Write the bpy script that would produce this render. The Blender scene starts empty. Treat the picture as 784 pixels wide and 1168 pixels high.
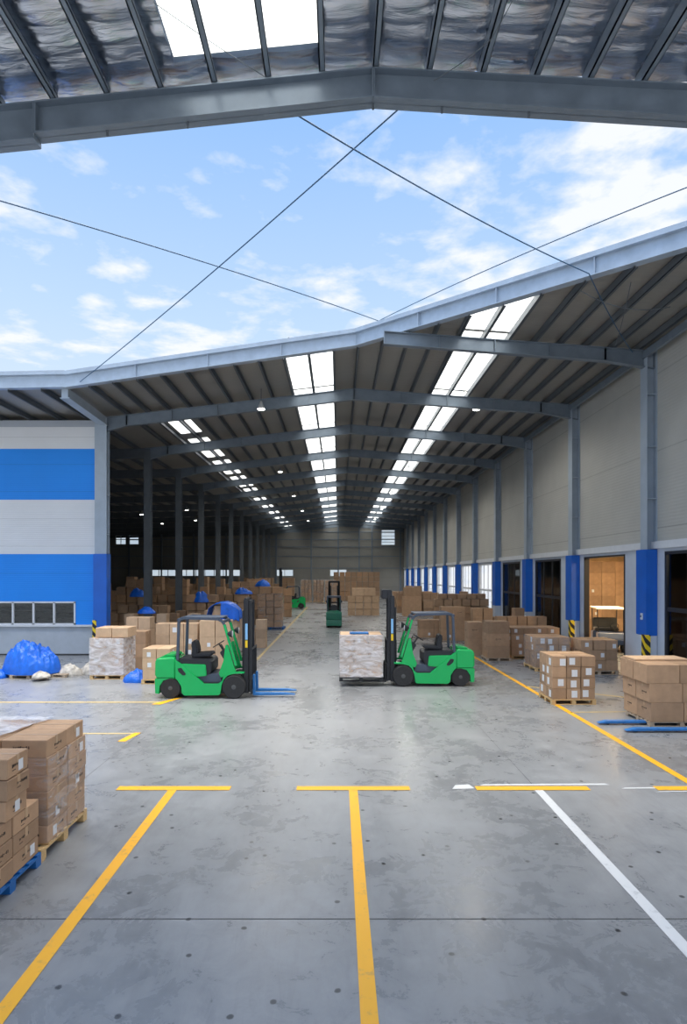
import bpy, bmesh, math, random
from mathutils import Vector, Matrix, noise
random.seed(7)
sc = bpy.context.scene
COL = sc.collection
R = math.radians
F, VX, VY, CH = 680.0, 386.0, 655.0, 3.3        # focal length (px), vanishing point, eye height

# ---------------------------------------------------------------- camera
cam = bpy.data.cameras.new('camera'); co = bpy.data.objects.new('camera', cam); COL.objects.link(co)
co.location = (0, 0, CH); co.rotation_euler = (R(90), 0, 0)
cam.sensor_fit = 'VERTICAL'; cam.sensor_height = 36; cam.lens = 36 * F / 1168
cam.shift_x = (392 - VX) / 1168; cam.shift_y = (VY - 584) / 1168
cam.clip_start = .1; cam.clip_end = 600
sc.camera = co
# ---------------------------------------------------------------- sky
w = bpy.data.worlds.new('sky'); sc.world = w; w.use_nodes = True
nt = w.node_tree; nt.nodes.clear()
def N(t, ty, **kw):
    n = t.nodes.new(ty)
    for k, v in kw.items():
        if k.startswith('i_'):
            k = k[2:]; n.inputs[int(k) if k.isdigit() else k.replace('_', ' ')].default_value = v
        else: setattr(n, k, v)
    return n
def L(t, a, ao, b, bi): t.links.new(a.outputs[ao], b.inputs[bi])
def ramp(t, stops, interp='LINEAR'):
    r = t.nodes.new('ShaderNodeValToRGB'); r.color_ramp.interpolation = interp
    e = r.color_ramp.elements
    while len(e) > 1: e.remove(e[0])
    e[0].position = stops[0][0]; e[0].color = stops[0][1]
    for p, c in stops[1:]:
        k = e.new(p); k.color = c
    return r
def g(v): return (v, v, v, 1)
tc = N(nt, 'ShaderNodeTexCoord'); sep = N(nt, 'ShaderNodeSeparateXYZ'); L(nt, tc, 'Generated', sep, 0)
zz = N(nt, 'ShaderNodeMath', operation='MAXIMUM'); L(nt, sep, 2, zz, 0); zz.inputs[1].default_value = .08
dv = N(nt, 'ShaderNodeVectorMath', operation='DIVIDE'); cz = N(nt, 'ShaderNodeCombineXYZ')
for i in range(3): L(nt, zz, 0, cz, i)
L(nt, tc, 'Generated', dv, 0); L(nt, cz, 0, dv, 1)
base = ramp(nt, [(0, (.80, .87, .97, 1)), (.2, (.73, .85, 1.0, 1)), (.38, (.54, .73, 1.0, 1)), (.62, (.31, .545, .98, 1)), (.75, (.26, .48, .93, 1))]); L(nt, sep, 2, base, 0)
n1 = N(nt, 'ShaderNodeTexNoise', i_Scale=4.6, i_Detail=9, i_Roughness=.55, i_Distortion=.1)
ofs = N(nt, 'ShaderNodeVectorMath', operation='ADD'); ofs.inputs[1].default_value = (3.3, .7, 0); L(nt, dv, 0, ofs, 0); L(nt, ofs, 0, n1, 'Vector')
n2 = N(nt, 'ShaderNodeTexNoise', i_Scale=.9, i_Detail=3, i_Roughness=.5); L(nt, ofs, 0, n2, 'Vector')
# more cloud low down and towards +x
mm = N(nt, 'ShaderNodeMath', operation='MULTIPLY_ADD'); L(nt, sep, 0, mm, 0); mm.inputs[1].default_value = .18; mm.inputs[2].default_value = 0
ml = N(nt, 'ShaderNodeMath', operation='MULTIPLY_ADD'); L(nt, sep, 2, ml, 0); ml.inputs[1].default_value = -.30; L(nt, mm, 0, ml, 2)
ad = N(nt, 'ShaderNodeMath', operation='ADD'); L(nt, n1, 0, ad, 0); L(nt, ml, 0, ad, 1)
a2 = N(nt, 'ShaderNodeMath', operation='MULTIPLY_ADD'); L(nt, n2, 0, a2, 0); a2.inputs[1].default_value = .40; L(nt, ad, 0, a2, 2)
cr = ramp(nt, [(.535, g(0)), (.61, g(.34)), (.72, g(.97))]); L(nt, a2, 0, cr, 0)
mx = N(nt, 'ShaderNodeMix', data_type='RGBA'); L(nt, cr, 0, mx, 0); L(nt, base, 0, mx, 6); mx.inputs[7].default_value = (.93, .96, 1.0, 1)
zen = ramp(nt, [(.70, g(.13)), (.9, g(1))]); L(nt, sep, 2, zen, 0)      # overhead sky brightened, out of view, to light hall and rooflights
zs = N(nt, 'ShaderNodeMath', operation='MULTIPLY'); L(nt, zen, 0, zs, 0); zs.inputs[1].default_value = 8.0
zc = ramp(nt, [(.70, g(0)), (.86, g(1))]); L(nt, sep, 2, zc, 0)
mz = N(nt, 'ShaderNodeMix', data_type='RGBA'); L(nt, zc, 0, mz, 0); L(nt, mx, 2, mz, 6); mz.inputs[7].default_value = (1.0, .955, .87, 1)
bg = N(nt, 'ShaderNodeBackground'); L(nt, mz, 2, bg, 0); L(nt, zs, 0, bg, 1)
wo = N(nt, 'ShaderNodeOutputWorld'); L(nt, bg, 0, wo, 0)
# ---------------------------------------------------------------- exposure
sc.view_settings.view_transform = 'Standard'; sc.view_settings.look = 'None'
sc.view_settings.gamma = 1; sc.view_settings.use_curve_mapping = False
sc.view_settings.exposure = 0.0
sc.cycles.max_bounces = 9; sc.cycles.diffuse_bounces = 5; sc.cycles.transparent_max_bounces = 12
sc.cycles.use_denoising = True
sc.cycles.sample_clamp_indirect = 6
LAMP_W = 650.0
# ================================================================ materials
def mat(name, col, rough=.6, metal=0, var=0, scale=8, bump=0, bscale=30, stretch=(1, 1, 1), objrand=0, emit=None, spec=.5, var2=None):
    m = bpy.data.materials.new(name); m.use_nodes = True; t = m.node_tree
    b = t.nodes['Principled BSDF']
    b.inputs['Roughness'].default_value = rough; b.inputs['Metallic'].default_value = metal
    b.inputs['Specular IOR Level'].default_value = spec
    c = (*col, 1)
    b.inputs['Base Color'].default_value = c
    tcn = N(t, 'ShaderNodeTexCoord'); mp = N(t, 'ShaderNodeMapping'); mp.inputs['Scale'].default_value = stretch
    L(t, tcn, 'Object', mp, 0)
    last = None
    nz = N(t, 'ShaderNodeTexNoise', i_Scale=scale, i_Detail=6, i_Roughness=.6); L(t, mp, 0, nz, 'Vector')
    if var:
        lo = tuple(max(0, x * (1 - var)) for x in col); hi = tuple(min(1, x * (1 + var)) for x in col)
        if var2: lo = var2
        rp = ramp(t, [(.3, (*lo, 1)), (.7, (*hi, 1))]); L(t, nz, 0, rp, 0); last = rp
    if objrand:
        oi = N(t, 'ShaderNodeObjectInfo'); hs = N(t, 'ShaderNodeHueSaturation')
        mr = N(t, 'ShaderNodeMapRange'); mr.inputs[3].default_value = 1 - objrand; mr.inputs[4].default_value = 1 + objrand
        L(t, oi, 'Random', mr, 0); L(t, mr, 0, hs, 'Value')
        if last: L(t, last, 0, hs, 'Color')
        else: hs.inputs['Color'].default_value = c
        last = hs
    if last: L(t, last, 0, b, 'Base Color')
    if bump:
        bz = N(t, 'ShaderNodeTexNoise', i_Scale=bscale, i_Detail=5); L(t, mp, 0, bz, 'Vector')
        bp = N(t, 'ShaderNodeBump', i_Strength=bump, i_Distance=.02); L(t, bz, 0, bp, 'Height'); L(t, bp, 0, b, 'Normal')
    if emit:
        b.inputs['Emission Color'].default_value = (*emit[0], 1); b.inputs['Emission Strength'].default_value = emit[1]
    return m
M = {}
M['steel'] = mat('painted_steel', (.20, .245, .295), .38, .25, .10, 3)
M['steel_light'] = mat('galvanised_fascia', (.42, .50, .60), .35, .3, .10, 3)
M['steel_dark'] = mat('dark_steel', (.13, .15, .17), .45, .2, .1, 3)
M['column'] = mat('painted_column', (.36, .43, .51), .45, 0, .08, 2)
M['white_paint'] = mat('pale_painted_wall', (.52, .58, .67), .55, 0, .07, 1.5, .1, 40)
M['trimw'] = mat('white_trim', (.66, .69, .73), .5, 0, .05, 4)
M['blue_clad'] = mat('blue_cladding_panel', (.004, .12, .56), .4, 0, .08, 2)
M['carton'] = mat('brown_cardboard', (.40, .255, .155), .75, 0, .12, 5, .15, 60, objrand=.20)
M['carton_pale'] = mat('pale_cardboard', (.53, .365, .235), .75, 0, .10, 5, .15, 60, objrand=.14)
M['carton_dull'] = mat('dull_cardboard', (.33, .21, .13), .78, 0, .12, 5)
M['carton_deep'] = mat('reddish_cardboard', (.42, .25, .14), .78, 0, .12, 5)
M['tape'] = mat('packing_tape', (.47, .31, .18), .35)
M['label'] = mat('paper_label', (.74, .76, .80), .6, 0, .06, 30)
M['ink'] = mat('black_ink', (.035, .025, .02), .7)
M['wood'] = mat('pallet_wood', (.62, .42, .20), .7, 0, .22, 6, .3, 50, (1, 8, 8))
M['wood_grey'] = mat('weathered_pallet_wood', (.40, .32, .24), .8, 0, .25, 6, .3, 50)
M['pblue'] = mat('blue_pallet_plastic', (.01, .13, .42), .4, 0, .1, 5)
M['pblack'] = mat('black_pallet_plastic', (.012, .014, .018), .5)
M['tarp'] = mat('blue_tarpaulin', (.005, .12, .62), .38, 0, .22, 5, .35, 18)
M['green'] = mat('green_enamel', (.006, .42, .11), .25, 0, .05, 2)
M['teal'] = mat('dark_teal_enamel', (.006, .16, .10), .35, 0, .05, 2)
M['black'] = mat('black_plastic', (.014, .017, .024), .45, 0, .1, 6)
M['guard'] = mat('slate_guard_paint', (.055, .075, .115), .4)
M['rubber'] = mat('tyre_rubber', (.022, .023, .026), .8, 0, .2, 20, .4, 60)
M['hub'] = mat('wheel_hub', (.09, .095, .10), .5, .3)
M['chrome'] = mat('bright_metal', (.5, .52, .55), .25, 1)
M['forkblue'] = mat('blue_fork_paint', (.02, .16, .46), .4, .0, .2, 10)
M['yellow'] = mat('yellow_paint', (.82, .56, .02), .5)
M['orange'] = mat('orange_lamp', (.9, .3, .03), .4)
M['skyblue'] = mat('pale_blue_sticker', (.22, .48, .80), .5)
M['glassdark'] = mat('tinted_glass', (.05, .055, .06), .08, 0, spec=.8)
M['frame_dark'] = mat('dark_door_frame', (.02, .023, .03), .4)
M['ply'] = mat('back_panel', (.30, .29, .26), .65, 0, .10, .6)
M['sack'] = mat('dirty_sack', (.42, .40, .37), .85, 0, .45, 7, .5, 25)
M['cable'] = mat('blue_grey_cable', (.035, .11, .22), .5)
M['lampbody'] = mat('lamp_housing', (.5, .52, .54), .4, .3)
M['lens'] = mat('lamp_lens', (1, 1, 1), .5, emit=((1, .97, .9), 14))
M['cart_white'] = mat('golf_cart_roof', (.72, .68, .60), .5)
M['cart_blue'] = mat('golf_cart_body', (.012, .04, .12), .3)
M['room'] = mat('storeroom_wall', (.42, .30, .17), .8, 0, .2, 2)
M['concrete_kerb'] = mat('grey_render', (.43, .48, .54), .8, 0, .10, 1.4, .2, 30)

def mk(name):
    m = bpy.data.materials.new(name); m.use_nodes = True
    return m, m.node_tree, m.node_tree.nodes['Principled BSDF']
# ribbed sandwich-panel wall materials (fine horizontal ribs and panel joints every 1.1 m)
def panel_mat(name, col, var=.06, rough=.5, joint=1.17, rib=22):
    m, t, b = mk(name); b.inputs['Roughness'].default_value = rough
    tcn = N(t, 'ShaderNodeTexCoord'); s = N(t, 'ShaderNodeSeparateXYZ'); L(t, tcn, 'Object', s, 0)
    nz = N(t, 'ShaderNodeTexNoise', i_Scale=.8, i_Detail=5); L(t, tcn, 'Object', nz, 'Vector')
    rp = ramp(t, [(.3, (*[c * (1 - var) for c in col], 1)), (.7, (*[min(1, c * (1 + var)) for c in col], 1))]); L(t, nz, 0, rp, 0)
    d = N(t, 'ShaderNodeMath', operation='DIVIDE'); L(t, s, 2, d, 0); d.inputs[1].default_value = joint
    fr = N(t, 'ShaderNodeMath', operation='FRACT'); L(t, d, 0, fr, 0)
    jr = ramp(t, [(0, g(.25)), (.018, g(1)), (1, g(1))]); L(t, fr, 0, jr, 0)
    mu = N(t, 'ShaderNodeMix', data_type='RGBA', blend_type='MULTIPLY'); mu.inputs[0].default_value = .55
    L(t, rp, 0, mu, 6); L(t, jr, 0, mu, 7); L(t, mu, 2, b, 'Base Color')
    sn = N(t, 'ShaderNodeMath', operation='MULTIPLY'); L(t, s, 2, sn, 0); sn.inputs[1].default_value = rib * 6.283
    si = N(t, 'ShaderNodeMath', operation='SINE'); L(t, sn, 0, si, 0)
    bp = N(t, 'ShaderNodeBump', i_Strength=.35, i_Distance=.004); L(t, si, 0, bp, 'Height'); L(t, bp, 0, b, 'Normal')
    return m
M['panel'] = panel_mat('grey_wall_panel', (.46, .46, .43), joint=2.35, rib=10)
M['fac_white'] = panel_mat('white_facade_panel', (.73, .75, .78), .03, .5, 1.11, 12)
M['fac_blue'] = panel_mat('blue_facade_panel', (.0, .255, .88), .03, .5, 1.11, 12)
M['fac_grey'] = panel_mat('grey_facade_band', (.40, .44, .50), .03, .5, 1.11, 8)
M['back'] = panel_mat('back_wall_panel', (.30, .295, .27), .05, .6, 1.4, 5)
# silver foil insulation
def foil(name, col, rough, metal, sx, sy, strength, dist):
    m, t, b = mk(name); b.inputs['Metallic'].default_value = metal
    tcn = N(t, 'ShaderNodeTexCoord'); mp = N(t, 'ShaderNodeMapping'); mp.inputs['Scale'].default_value = (sx, sy, 1); L(t, tcn, 'Object', mp, 0)
    nz = N(t, 'ShaderNodeTexNoise', i_Scale=1, i_Detail=7, i_Roughness=.62, i_Distortion=.7); L(t, mp, 0, nz, 'Vector')
    rp = ramp(t, [(.25, (*[c * .72 for c in col], 1)), (.75, (*col, 1))]); L(t, nz, 0, rp, 0); L(t, rp, 0, b, 'Base Color')
    rr = ramp(t, [(.3, g(rough * .7)), (.7, g(rough * 1.3))]); L(t, nz, 0, rr, 0); L(t, rr, 0, b, 'Roughness')
    bp = N(t, 'ShaderNodeBump', i_Strength=strength, i_Distance=dist); L(t, nz, 0, bp, 'Height'); L(t, bp, 0, b, 'Normal')
    return m
M['foil'] = foil('silver_foil_insulation', (.64, .69, .78), .17, 1.0, 1.2, 6, .55, .05)
M['roofsheet'] = foil('foil_faced_roof_sheet', (.46, .445, .41), .5, .6, 1.0, 9, .8, .03)
# translucent roof panels, daylight passes through
m, t, b = mk('translucent_roof_panel'); out = t.nodes['Material Output']
tr = N(t, 'ShaderNodeBsdfTranslucent'); tr.inputs[0].default_value = (.97, .97, .93, 1)
df = N(t, 'ShaderNodeBsdfDiffuse'); df.inputs[0].default_value = (.8, .8, .78, 1)
ms = N(t, 'ShaderNodeMixShader'); ms.inputs[0].default_value = .06
L(t, tr, 0, ms, 1); L(t, df, 0, ms, 2); L(t, ms, 0, out, 0); M['skylight'] = m
# window glass
m, t, b = mk('clear_glass'); out = t.nodes['Material Output']
tp = N(t, 'ShaderNodeBsdfTransparent'); tp.inputs[0].default_value = (.80, .84, .86, 1)
gl = N(t, 'ShaderNodeBsdfGlossy'); gl.inputs['Roughness'].default_value = .03
fz = N(t, 'ShaderNodeFresnel', i_IOR=1.5); ms = N(t, 'ShaderNodeMixShader')
L(t, fz, 0, ms, 0); L(t, tp, 0, ms, 1); L(t, gl, 0, ms, 2); L(t, ms, 0, out, 0); M['glass'] = m
# stretch wrap film
m, t, b = mk('stretch_film'); out = t.nodes['Material Output']
tcn = N(t, 'ShaderNodeTexCoord'); mp = N(t, 'ShaderNodeMapping'); mp.inputs['Scale'].default_value = (1.3, 1.3, 3.4); L(t, tcn, 'Object', mp, 0)
nz = N(t, 'ShaderNodeTexNoise', i_Scale=1.6, i_Detail=4, i_Roughness=.6, i_Distortion=1.6); L(t, mp, 0, nz, 'Vector')
rp = ramp(t, [(.34, g(.22)), (.68, g(.88))]); L(t, nz, 0, rp, 0)
tp = N(t, 'ShaderNodeBsdfTransparent'); b.inputs['Base Color'].default_value = (.80, .80, .84, 1); b.inputs['Roughness'].default_value = .22
bp = N(t, 'ShaderNodeBump', i_Strength=.8, i_Distance=.03); L(t, nz, 0, bp, 'Height'); L(t, bp, 0, b, 'Normal')
ms = N(t, 'ShaderNodeMixShader'); L(t, rp, 0, ms, 0); L(t, tp, 0, ms, 1); L(t, b, 0, ms, 2); L(t, ms, 0, out, 0); M['film'] = m
# thinner film: mostly clear with a few glossy wrinkles
m, t, b = mk('thin_stretch_film'); out = t.nodes['Material Output']
tcn = N(t, 'ShaderNodeTexCoord'); mp = N(t, 'ShaderNodeMapping'); mp.inputs['Scale'].default_value = (1, 1.2, 3); mp.inputs['Rotation'].default_value = (.5, 0, 0); L(t, tcn, 'Object', mp, 0)
nz = N(t, 'ShaderNodeTexNoise', i_Scale=2.5, i_Detail=5, i_Roughness=.6, i_Distortion=1.0); L(t, mp, 0, nz, 'Vector')
rp = ramp(t, [(.50, g(.08)), (.70, g(.40))]); L(t, nz, 0, rp, 0)
tp = N(t, 'ShaderNodeBsdfTransparent'); b.inputs['Base Color'].default_value = (.75, .76, .80, 1); b.inputs['Roughness'].default_value = .2
ms = N(t, 'ShaderNodeMixShader'); L(t, rp, 0, ms, 0); L(t, tp, 0, ms, 1); L(t, b, 0, ms, 2); L(t, ms, 0, out, 0); M['film_thin'] = m
# black/yellow hazard stripes
m, t, b = mk('hazard_stripes'); tcn = N(t, 'ShaderNodeTexCoord'); s = N(t, 'ShaderNodeSeparateXYZ'); L(t, tcn, 'Object', s, 0)
a_ = N(t, 'ShaderNodeMath', operation='ADD'); L(t, s, 0, a_, 0); L(t, s, 2, a_, 1)
a1 = N(t, 'ShaderNodeMath', operation='SUBTRACT'); L(t, a_, 0, a1, 0); L(t, s, 1, a1, 1)
q = N(t, 'ShaderNodeMath', operation='MULTIPLY'); L(t, a1, 0, q, 0); q.inputs[1].default_value = 2.9
fr = N(t, 'ShaderNodeMath', operation='FRACT'); L(t, q, 0, fr, 0)
rp = ramp(t, [(0, (.85, .62, .02, 1)), (.5, (.015, .015, .02, 1))], 'CONSTANT'); L(t, fr, 0, rp, 0); L(t, rp, 0, b, 'Base Color')
b.inputs['Roughness'].default_value = .5; M['hazard'] = m
# labelled film-topped small print carton side (wavy concrete) : floor
m, t, b = mk('polished_concrete')
tcn = N(t, 'ShaderNodeTexCoord')
A = N(t, 'ShaderNodeTexNoise', i_Scale=.35, i_Detail=8, i_Roughness=.62, i_Distortion=.5); L(t, tcn, 'Object', A, 'Vector')
B = N(t, 'ShaderNodeTexNoise', i_Scale=2.6, i_Detail=10, i_Roughness=.72, i_Distortion=.6); L(t, tcn, 'Object', B, 'Vector')
mixn = N(t, 'ShaderNodeMath', operation='MULTIPLY_ADD'); L(t, A, 0, mixn, 0); mixn.inputs[1].default_value = .55
hb = N(t, 'ShaderNodeMath', operation='MULTIPLY'); L(t, B, 0, hb, 0); hb.inputs[1].default_value = .45; L(t, hb, 0, mixn, 2)
rp = ramp(t, [(.34, (.155, .162, .172, 1)), (.5, (.232, .243, .258, 1)), (.66, (.30, .313, .33, 1))]); L(t, mixn, 0, rp, 0)
# small dark oil spots
V = N(t, 'ShaderNodeTexVoronoi', voronoi_dimensions='2D', i_Scale=1.15); V.feature = 'F1'; V.inputs['Randomness'].default_value = 1
dn = N(t, 'ShaderNodeTexNoise', i_Scale=9, i_Detail=3); L(t, tcn, 'Object', dn, 'Vector')
dm = N(t, 'ShaderNodeMix', data_type='RGBA'); dm.inputs[0].default_value = .03; L(t, tcn, 'Object', dm, 6); L(t, dn, 1, dm, 7); L(t, dm, 2, V, 'Vector')
sr = ramp(t, [(0, g(.15)), (.024, g(.22)), (.034, g(1))]); L(t, V, 'Distance', sr, 0)
mu = N(t, 'ShaderNodeMix', data_type='RGBA', blend_type='MULTIPLY'); mu.inputs[0].default_value = 1; L(t, rp, 0, mu, 6); L(t, sr, 0, mu, 7)
# tyre scuffs: stretched noise
mp = N(t, 'ShaderNodeMapping'); mp.inputs['Scale'].default_value = (4.5, .9, 1); mp.inputs['Rotation'].default_value = (0, 0, .7); L(t, tcn, 'Object', mp, 0)
C_ = N(t, 'ShaderNodeTexNoise', i_Scale=1.3, i_Detail=8, i_Roughness=.7, i_Distortion=1.5); L(t, mp, 0, C_, 'Vector')
cr2 = ramp(t, [(.28, g(.68)), (.52, g(1)), (.62, g(1)), (.74, g(1.0))]); L(t, C_, 0, cr2, 0)
mu2 = N(t, 'ShaderNodeMix', data_type='RGBA', blend_type='MULTIPLY'); mu2.inputs[0].default_value = .45; L(t, mu, 2, mu2, 6); L(t, cr2, 0, mu2, 7)
L(t, mu2, 2, b, 'Base Color')
rr = ramp(t, [(.38, g(.20)), (.62, g(.40))]); L(t, mixn, 0, rr, 0); L(t, rr, 0, b, 'Roughness')
bp = N(t, 'ShaderNodeBump', i_Strength=.12, i_Distance=.01); L(t, B, 0, bp, 'Height'); L(t, bp, 0, b, 'Normal')
b.inputs['Specular IOR Level'].default_value = .55
M['floor'] = m
# worn line paint
def worn(name, col, dirt):
    m, t, b = mk(name); tcn = N(t, 'ShaderNodeTexCoord')
    nz = N(t, 'ShaderNodeTexNoise', i_Scale=5, i_Detail=9, i_Roughness=.75); L(t, tcn, 'Object', nz, 'Vector')
    rp = ramp(t, [(.30, (*dirt, 1)), (.44, (*col, 1)), (1, (*col, 1))]); L(t, nz, 0, rp, 0); L(t, rp, 0, b, 'Base Color')
    b.inputs['Roughness'].default_value = .5; return m
M['line_orange'] = worn('orange_floor_paint', (.85, .42, .012), (.45, .27, .08))
M['line_faint'] = worn('faded_yellow_floor_paint', (.52, .40, .18), (.32, .31, .27))
M['line_white'] = worn('white_floor_paint', (.62, .64, .66), (.36, .38, .40))
M['joint'] = mat('dark_joint_sealant', (.05, .052, .055), .8)

# ================================================================ mesh helpers
class MB:
    def __init__(s): s.v = []; s.f = []; s.m = []; s.mats = []
    def mi(s, m):
        if m not in s.mats: s.mats.append(m)
        return s.mats.index(m)
    def add(s, vs, fs, m):
        o = len(s.v); s.v += [tuple(v) for v in vs]; k = s.mi(m)
        for f in fs: s.f.append(tuple(i + o for i in f)); s.m.append(k)
        return s
    def box(s, x0, x1, y0, y1, z0, z1, m):
        vs = [(x, y, z) for z in (z0, z1) for y in (y0, y1) for x in (x0, x1)]
        return s.add(vs, [(0, 2, 3, 1), (4, 5, 7, 6), (0, 1, 5, 4), (2, 6, 7, 3), (0, 4, 6, 2), (1, 3, 7, 5)], m)
    def obox(s, p, q, wy, h, m, up=(0, 0, 1)):          # bar from p to q, width wy sideways, h along up
        p, q = Vector(p), Vector(q); d = (q - p).normalized(); u = Vector(up); sd = d.cross(u).normalized(); u = sd.cross(d).normalized()
        vs = [c + sd * a * wy / 2 + u * b_ * h / 2 for c in (p, q) for b_ in (-1, 1) for a in (-1, 1)]
        return s.add(vs, [(0, 1, 3, 2), (4, 6, 7, 5), (0, 4, 5, 1), (2, 3, 7, 6), (0, 2, 6, 4), (1, 5, 7, 3)], m)
    def prism(s, pts, a0, a1, m, axis='y'):              # outline in the xz (or yz / xy) plane, extruded
        n = len(pts)
        if axis == 'y': vs = [(p[0], a, p[1]) for a in (a0, a1) for p in pts]
        elif axis == 'x': vs = [(a, p[0], p[1]) for a in (a0, a1) for p in pts]
        else: vs = [(p[0], p[1], a) for a in (a0, a1) for p in pts]
        fs = [tuple(range(n)), tuple(range(2 * n - 1, n - 1, -1))] + [(i, i + n, (i + 1) % n + n, (i + 1) % n) for i in range(n)]
        return s.add(vs, fs, m)
    def tube(s, pts, r, m, n=10):
        pts = [Vector(p) for p in pts]; vs = []; k = len(pts)
        for i, p in enumerate(pts):
            d = (pts[min(i + 1, k - 1)] - pts[max(i - 1, 0)]).normalized()
            a = d.cross(Vector((0, 0, 1)) if abs(d.z) < .9 else Vector((0, 1, 0))).normalized(); b_ = d.cross(a)
            rr = r[i] if isinstance(r, (list, tuple)) else r
            vs += [p + (a * math.cos(2 * math.pi * j / n) + b_ * math.sin(2 * math.pi * j / n)) * rr for j in range(n)]
        fs = [(i * n + j, i * n + (j + 1) % n, (i + 1) * n + (j + 1) % n, (i + 1) * n + j) for i in range(k - 1) for j in range(n)]
        fs += [tuple(range(n - 1, -1, -1)), tuple(range((k - 1) * n, k * n))]
        return s.add(vs, fs, m)
    def lathe(s, prof, c, axis, m, n=28):                # prof: (radius, offset along axis)
        c = Vector(c); ax = Vector(axis); a = ax.cross(Vector((0, 0, 1)) if abs(ax.z) < .9 else Vector((1, 0, 0))).normalized(); b_ = ax.cross(a)
        vs = [c + ax * o + (a * math.cos(2 * math.pi * j / n) + b_ * math.sin(2 * math.pi * j / n)) * r for r, o in prof for j in range(n)]
        fs = [(i * n + j, i * n + (j + 1) % n, (i + 1) * n + (j + 1) % n, (i + 1) * n + j) for i in range(len(prof) - 1) for j in range(n)]
        fs += [tuple(range(n - 1, -1, -1)), tuple(range((len(prof) - 1) * n, len(prof) * n))]
        return s.add(vs, fs, m)
    def mesh(s, name, bevel=0, smooth=False, seg=2):
        me = bpy.data.meshes.new(name); me.from_pydata(s.v, [], s.f)
        for mm_ in s.mats: me.materials.append(M[mm_])
        for p, k in zip(me.polygons, s.m): p.material_index = k
        bm = bmesh.new(); bm.from_mesh(me)
        bmesh.ops.recalc_face_normals(bm, faces=bm.faces)
        if bevel: bmesh.ops.bevel(bm, geom=[e for e in bm.edges], offset=bevel, segments=seg, affect='EDGES', clamp_overlap=True)
        bm.to_mesh(me); bm.free()
        if smooth:
            for p in me.polygons: p.use_smooth = True
            try: me.set_sharp_from_angle(angle=R(38))
            except Exception: pass
        return me
    def build(s, name, parent=None, bevel=0, smooth=False, seg=2, loc=None):
        o = bpy.data.objects.new(name, s.mesh(name, bevel, smooth, seg)); COL.objects.link(o)
        if parent: o.parent = parent
        if loc: o.location = loc
        return o
def tag(o, label=None, cat=None, group=None, kind=None):
    if label:
        o['label'] = label
        n = len(label.replace(',', ' ').split())
        if n > 16 or n < 4: print('LABELLEN', n, label)
    if cat: o['category'] = cat
    if group: o['group'] = group
    if kind: o['kind'] = kind
    return o
def S(o): o['kind'] = 'structure'; return o
def empty(name, loc=(0, 0, 0), rz=0):
    o = bpy.data.objects.new(name, None); COL.objects.link(o); o.location = loc; o.rotation_euler = (0, 0, rz); o.empty_display_size = .2
    return o
KIDS = {}
def copy_tree(o, parent=None):
    c = o.copy(); COL.objects.link(c); c.parent = parent
    if not parent:
        for k in ('label',):
            if k in c: del c[k]
    for ch in [x for x in o.children]: copy_tree(ch, c)
    return c
def P(px, py, y): return Vector(((px - VX) / F * y, y, CH - (py - VY) / F * y))   # survey: photo point at a known distance
def box(name, x0, x1, y0, y1, z0, z1, m, parent=None, bevel=0): return MB().box(x0, x1, y0, y1, z0, z1, m).build(name, parent, bevel)

# ================================================================ setting
BAY = 5.835; Y0 = 18.4; XW = 9.75; XC = 9.43; YB = Y0 + 12 * BAY       # bays, first frame, wall plane, column face, back wall
XR = .64
def zr(x):                                                              # top of the rafters
    if x >= XR: return 10.84 - .074 * (x - XR)
    if x >= -9.6: return 10.84 + .117 * (x - XR)
    return 9.64 + .02 * (x + 9.6)
def yedge(x): return 20.6 - .7 * (x + 9.43) / 10.03 if -9.43 < x <= .6 else (20.6 if x <= -9.43 else 19.9 - (x - .6) * .986)

fl = S(MB().add([(-60, -14, 0), (60, -14, 0), (60, 140, 0), (-60, 140, 0)], [(0, 1, 2, 3)], 'floor').build('floor'))
# saw-cut joints
def joint(x0, x1, y0, y1, mt='joint', z=.002): return S(MB().add([(x0, y0, z), (x1, y0, z), (x1, y1, z), (x0, y1, z)], [(0, 1, 2, 3)], mt).build('floor_joint'))
joint(-14, 9.7, 5.70, 5.712); joint(-4.107, -4.10, 3, 60); joint(3.045, 3.052, 9.3, 60); joint(-14, 9.7, 19.6, 19.615); joint(-14, 9.7, 33.0, 33.02)
# painted lines
def line(name, pts, mt, z=.004):
    o = MB().add([(x, y, z) for x, y in pts], [tuple(range(len(pts)))], mt).build(name); S(o); return o
line('floor_marking', [(-2.60, 3), (-2.46, 3), (-2.47, 9.15), (-2.60, 9.15)], 'line_orange')
line('floor_marking', [(.165, 3), (.30, 3), (.295, 9.15), (.165, 9.15)], 'line_orange')
for c in (-2.53, .23, 2.99, 5.76):
    line('floor_marking', [(c - .87, 9.1), (c + .87, 9.1), (c + .87, 9.27), (c - .87, 9.27)], 'line_orange', .006)
line('floor_marking', [(3.0, 3), (3.13, 3), (3.13, 9.1), (3.0, 9.1)], 'line_white')
for x0, x1, y0, y1 in ((2.2, 4.25, 9.30, 9.39), (4.35, 5.4, 9.16, 9.24), (1.75, 2.1, 9.15, 9.35), (4.8, 5.5, 9.02, 9.08)):
    line('floor_marking', [(x0, y0), (x1, y0 + .02), (x1 - .05, y1), (x0 + .08, y1 - .03)], 'line_white', .005)
line('floor_marking', [(5.50, 9.2), (5.64, 9.2), (5.49, 24.5), (5.37, 24.5)], 'line_orange')
line('floor_marking', [(-3.2, 23), (-3.08, 23), (-3.0, 60), (-3.2, 60)], 'line_faint')
line('floor_marking', [(-9.4, 15.3), (-4.6, 15.3), (-4.6, 15.42), (-9.4, 15.42)], 'line_faint')
line('floor_marking', [(-4.75, 15.1), (-4.5, 15.1), (-4.15, 15.95), (-4.3, 15.95)], 'line_orange', .005)
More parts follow.
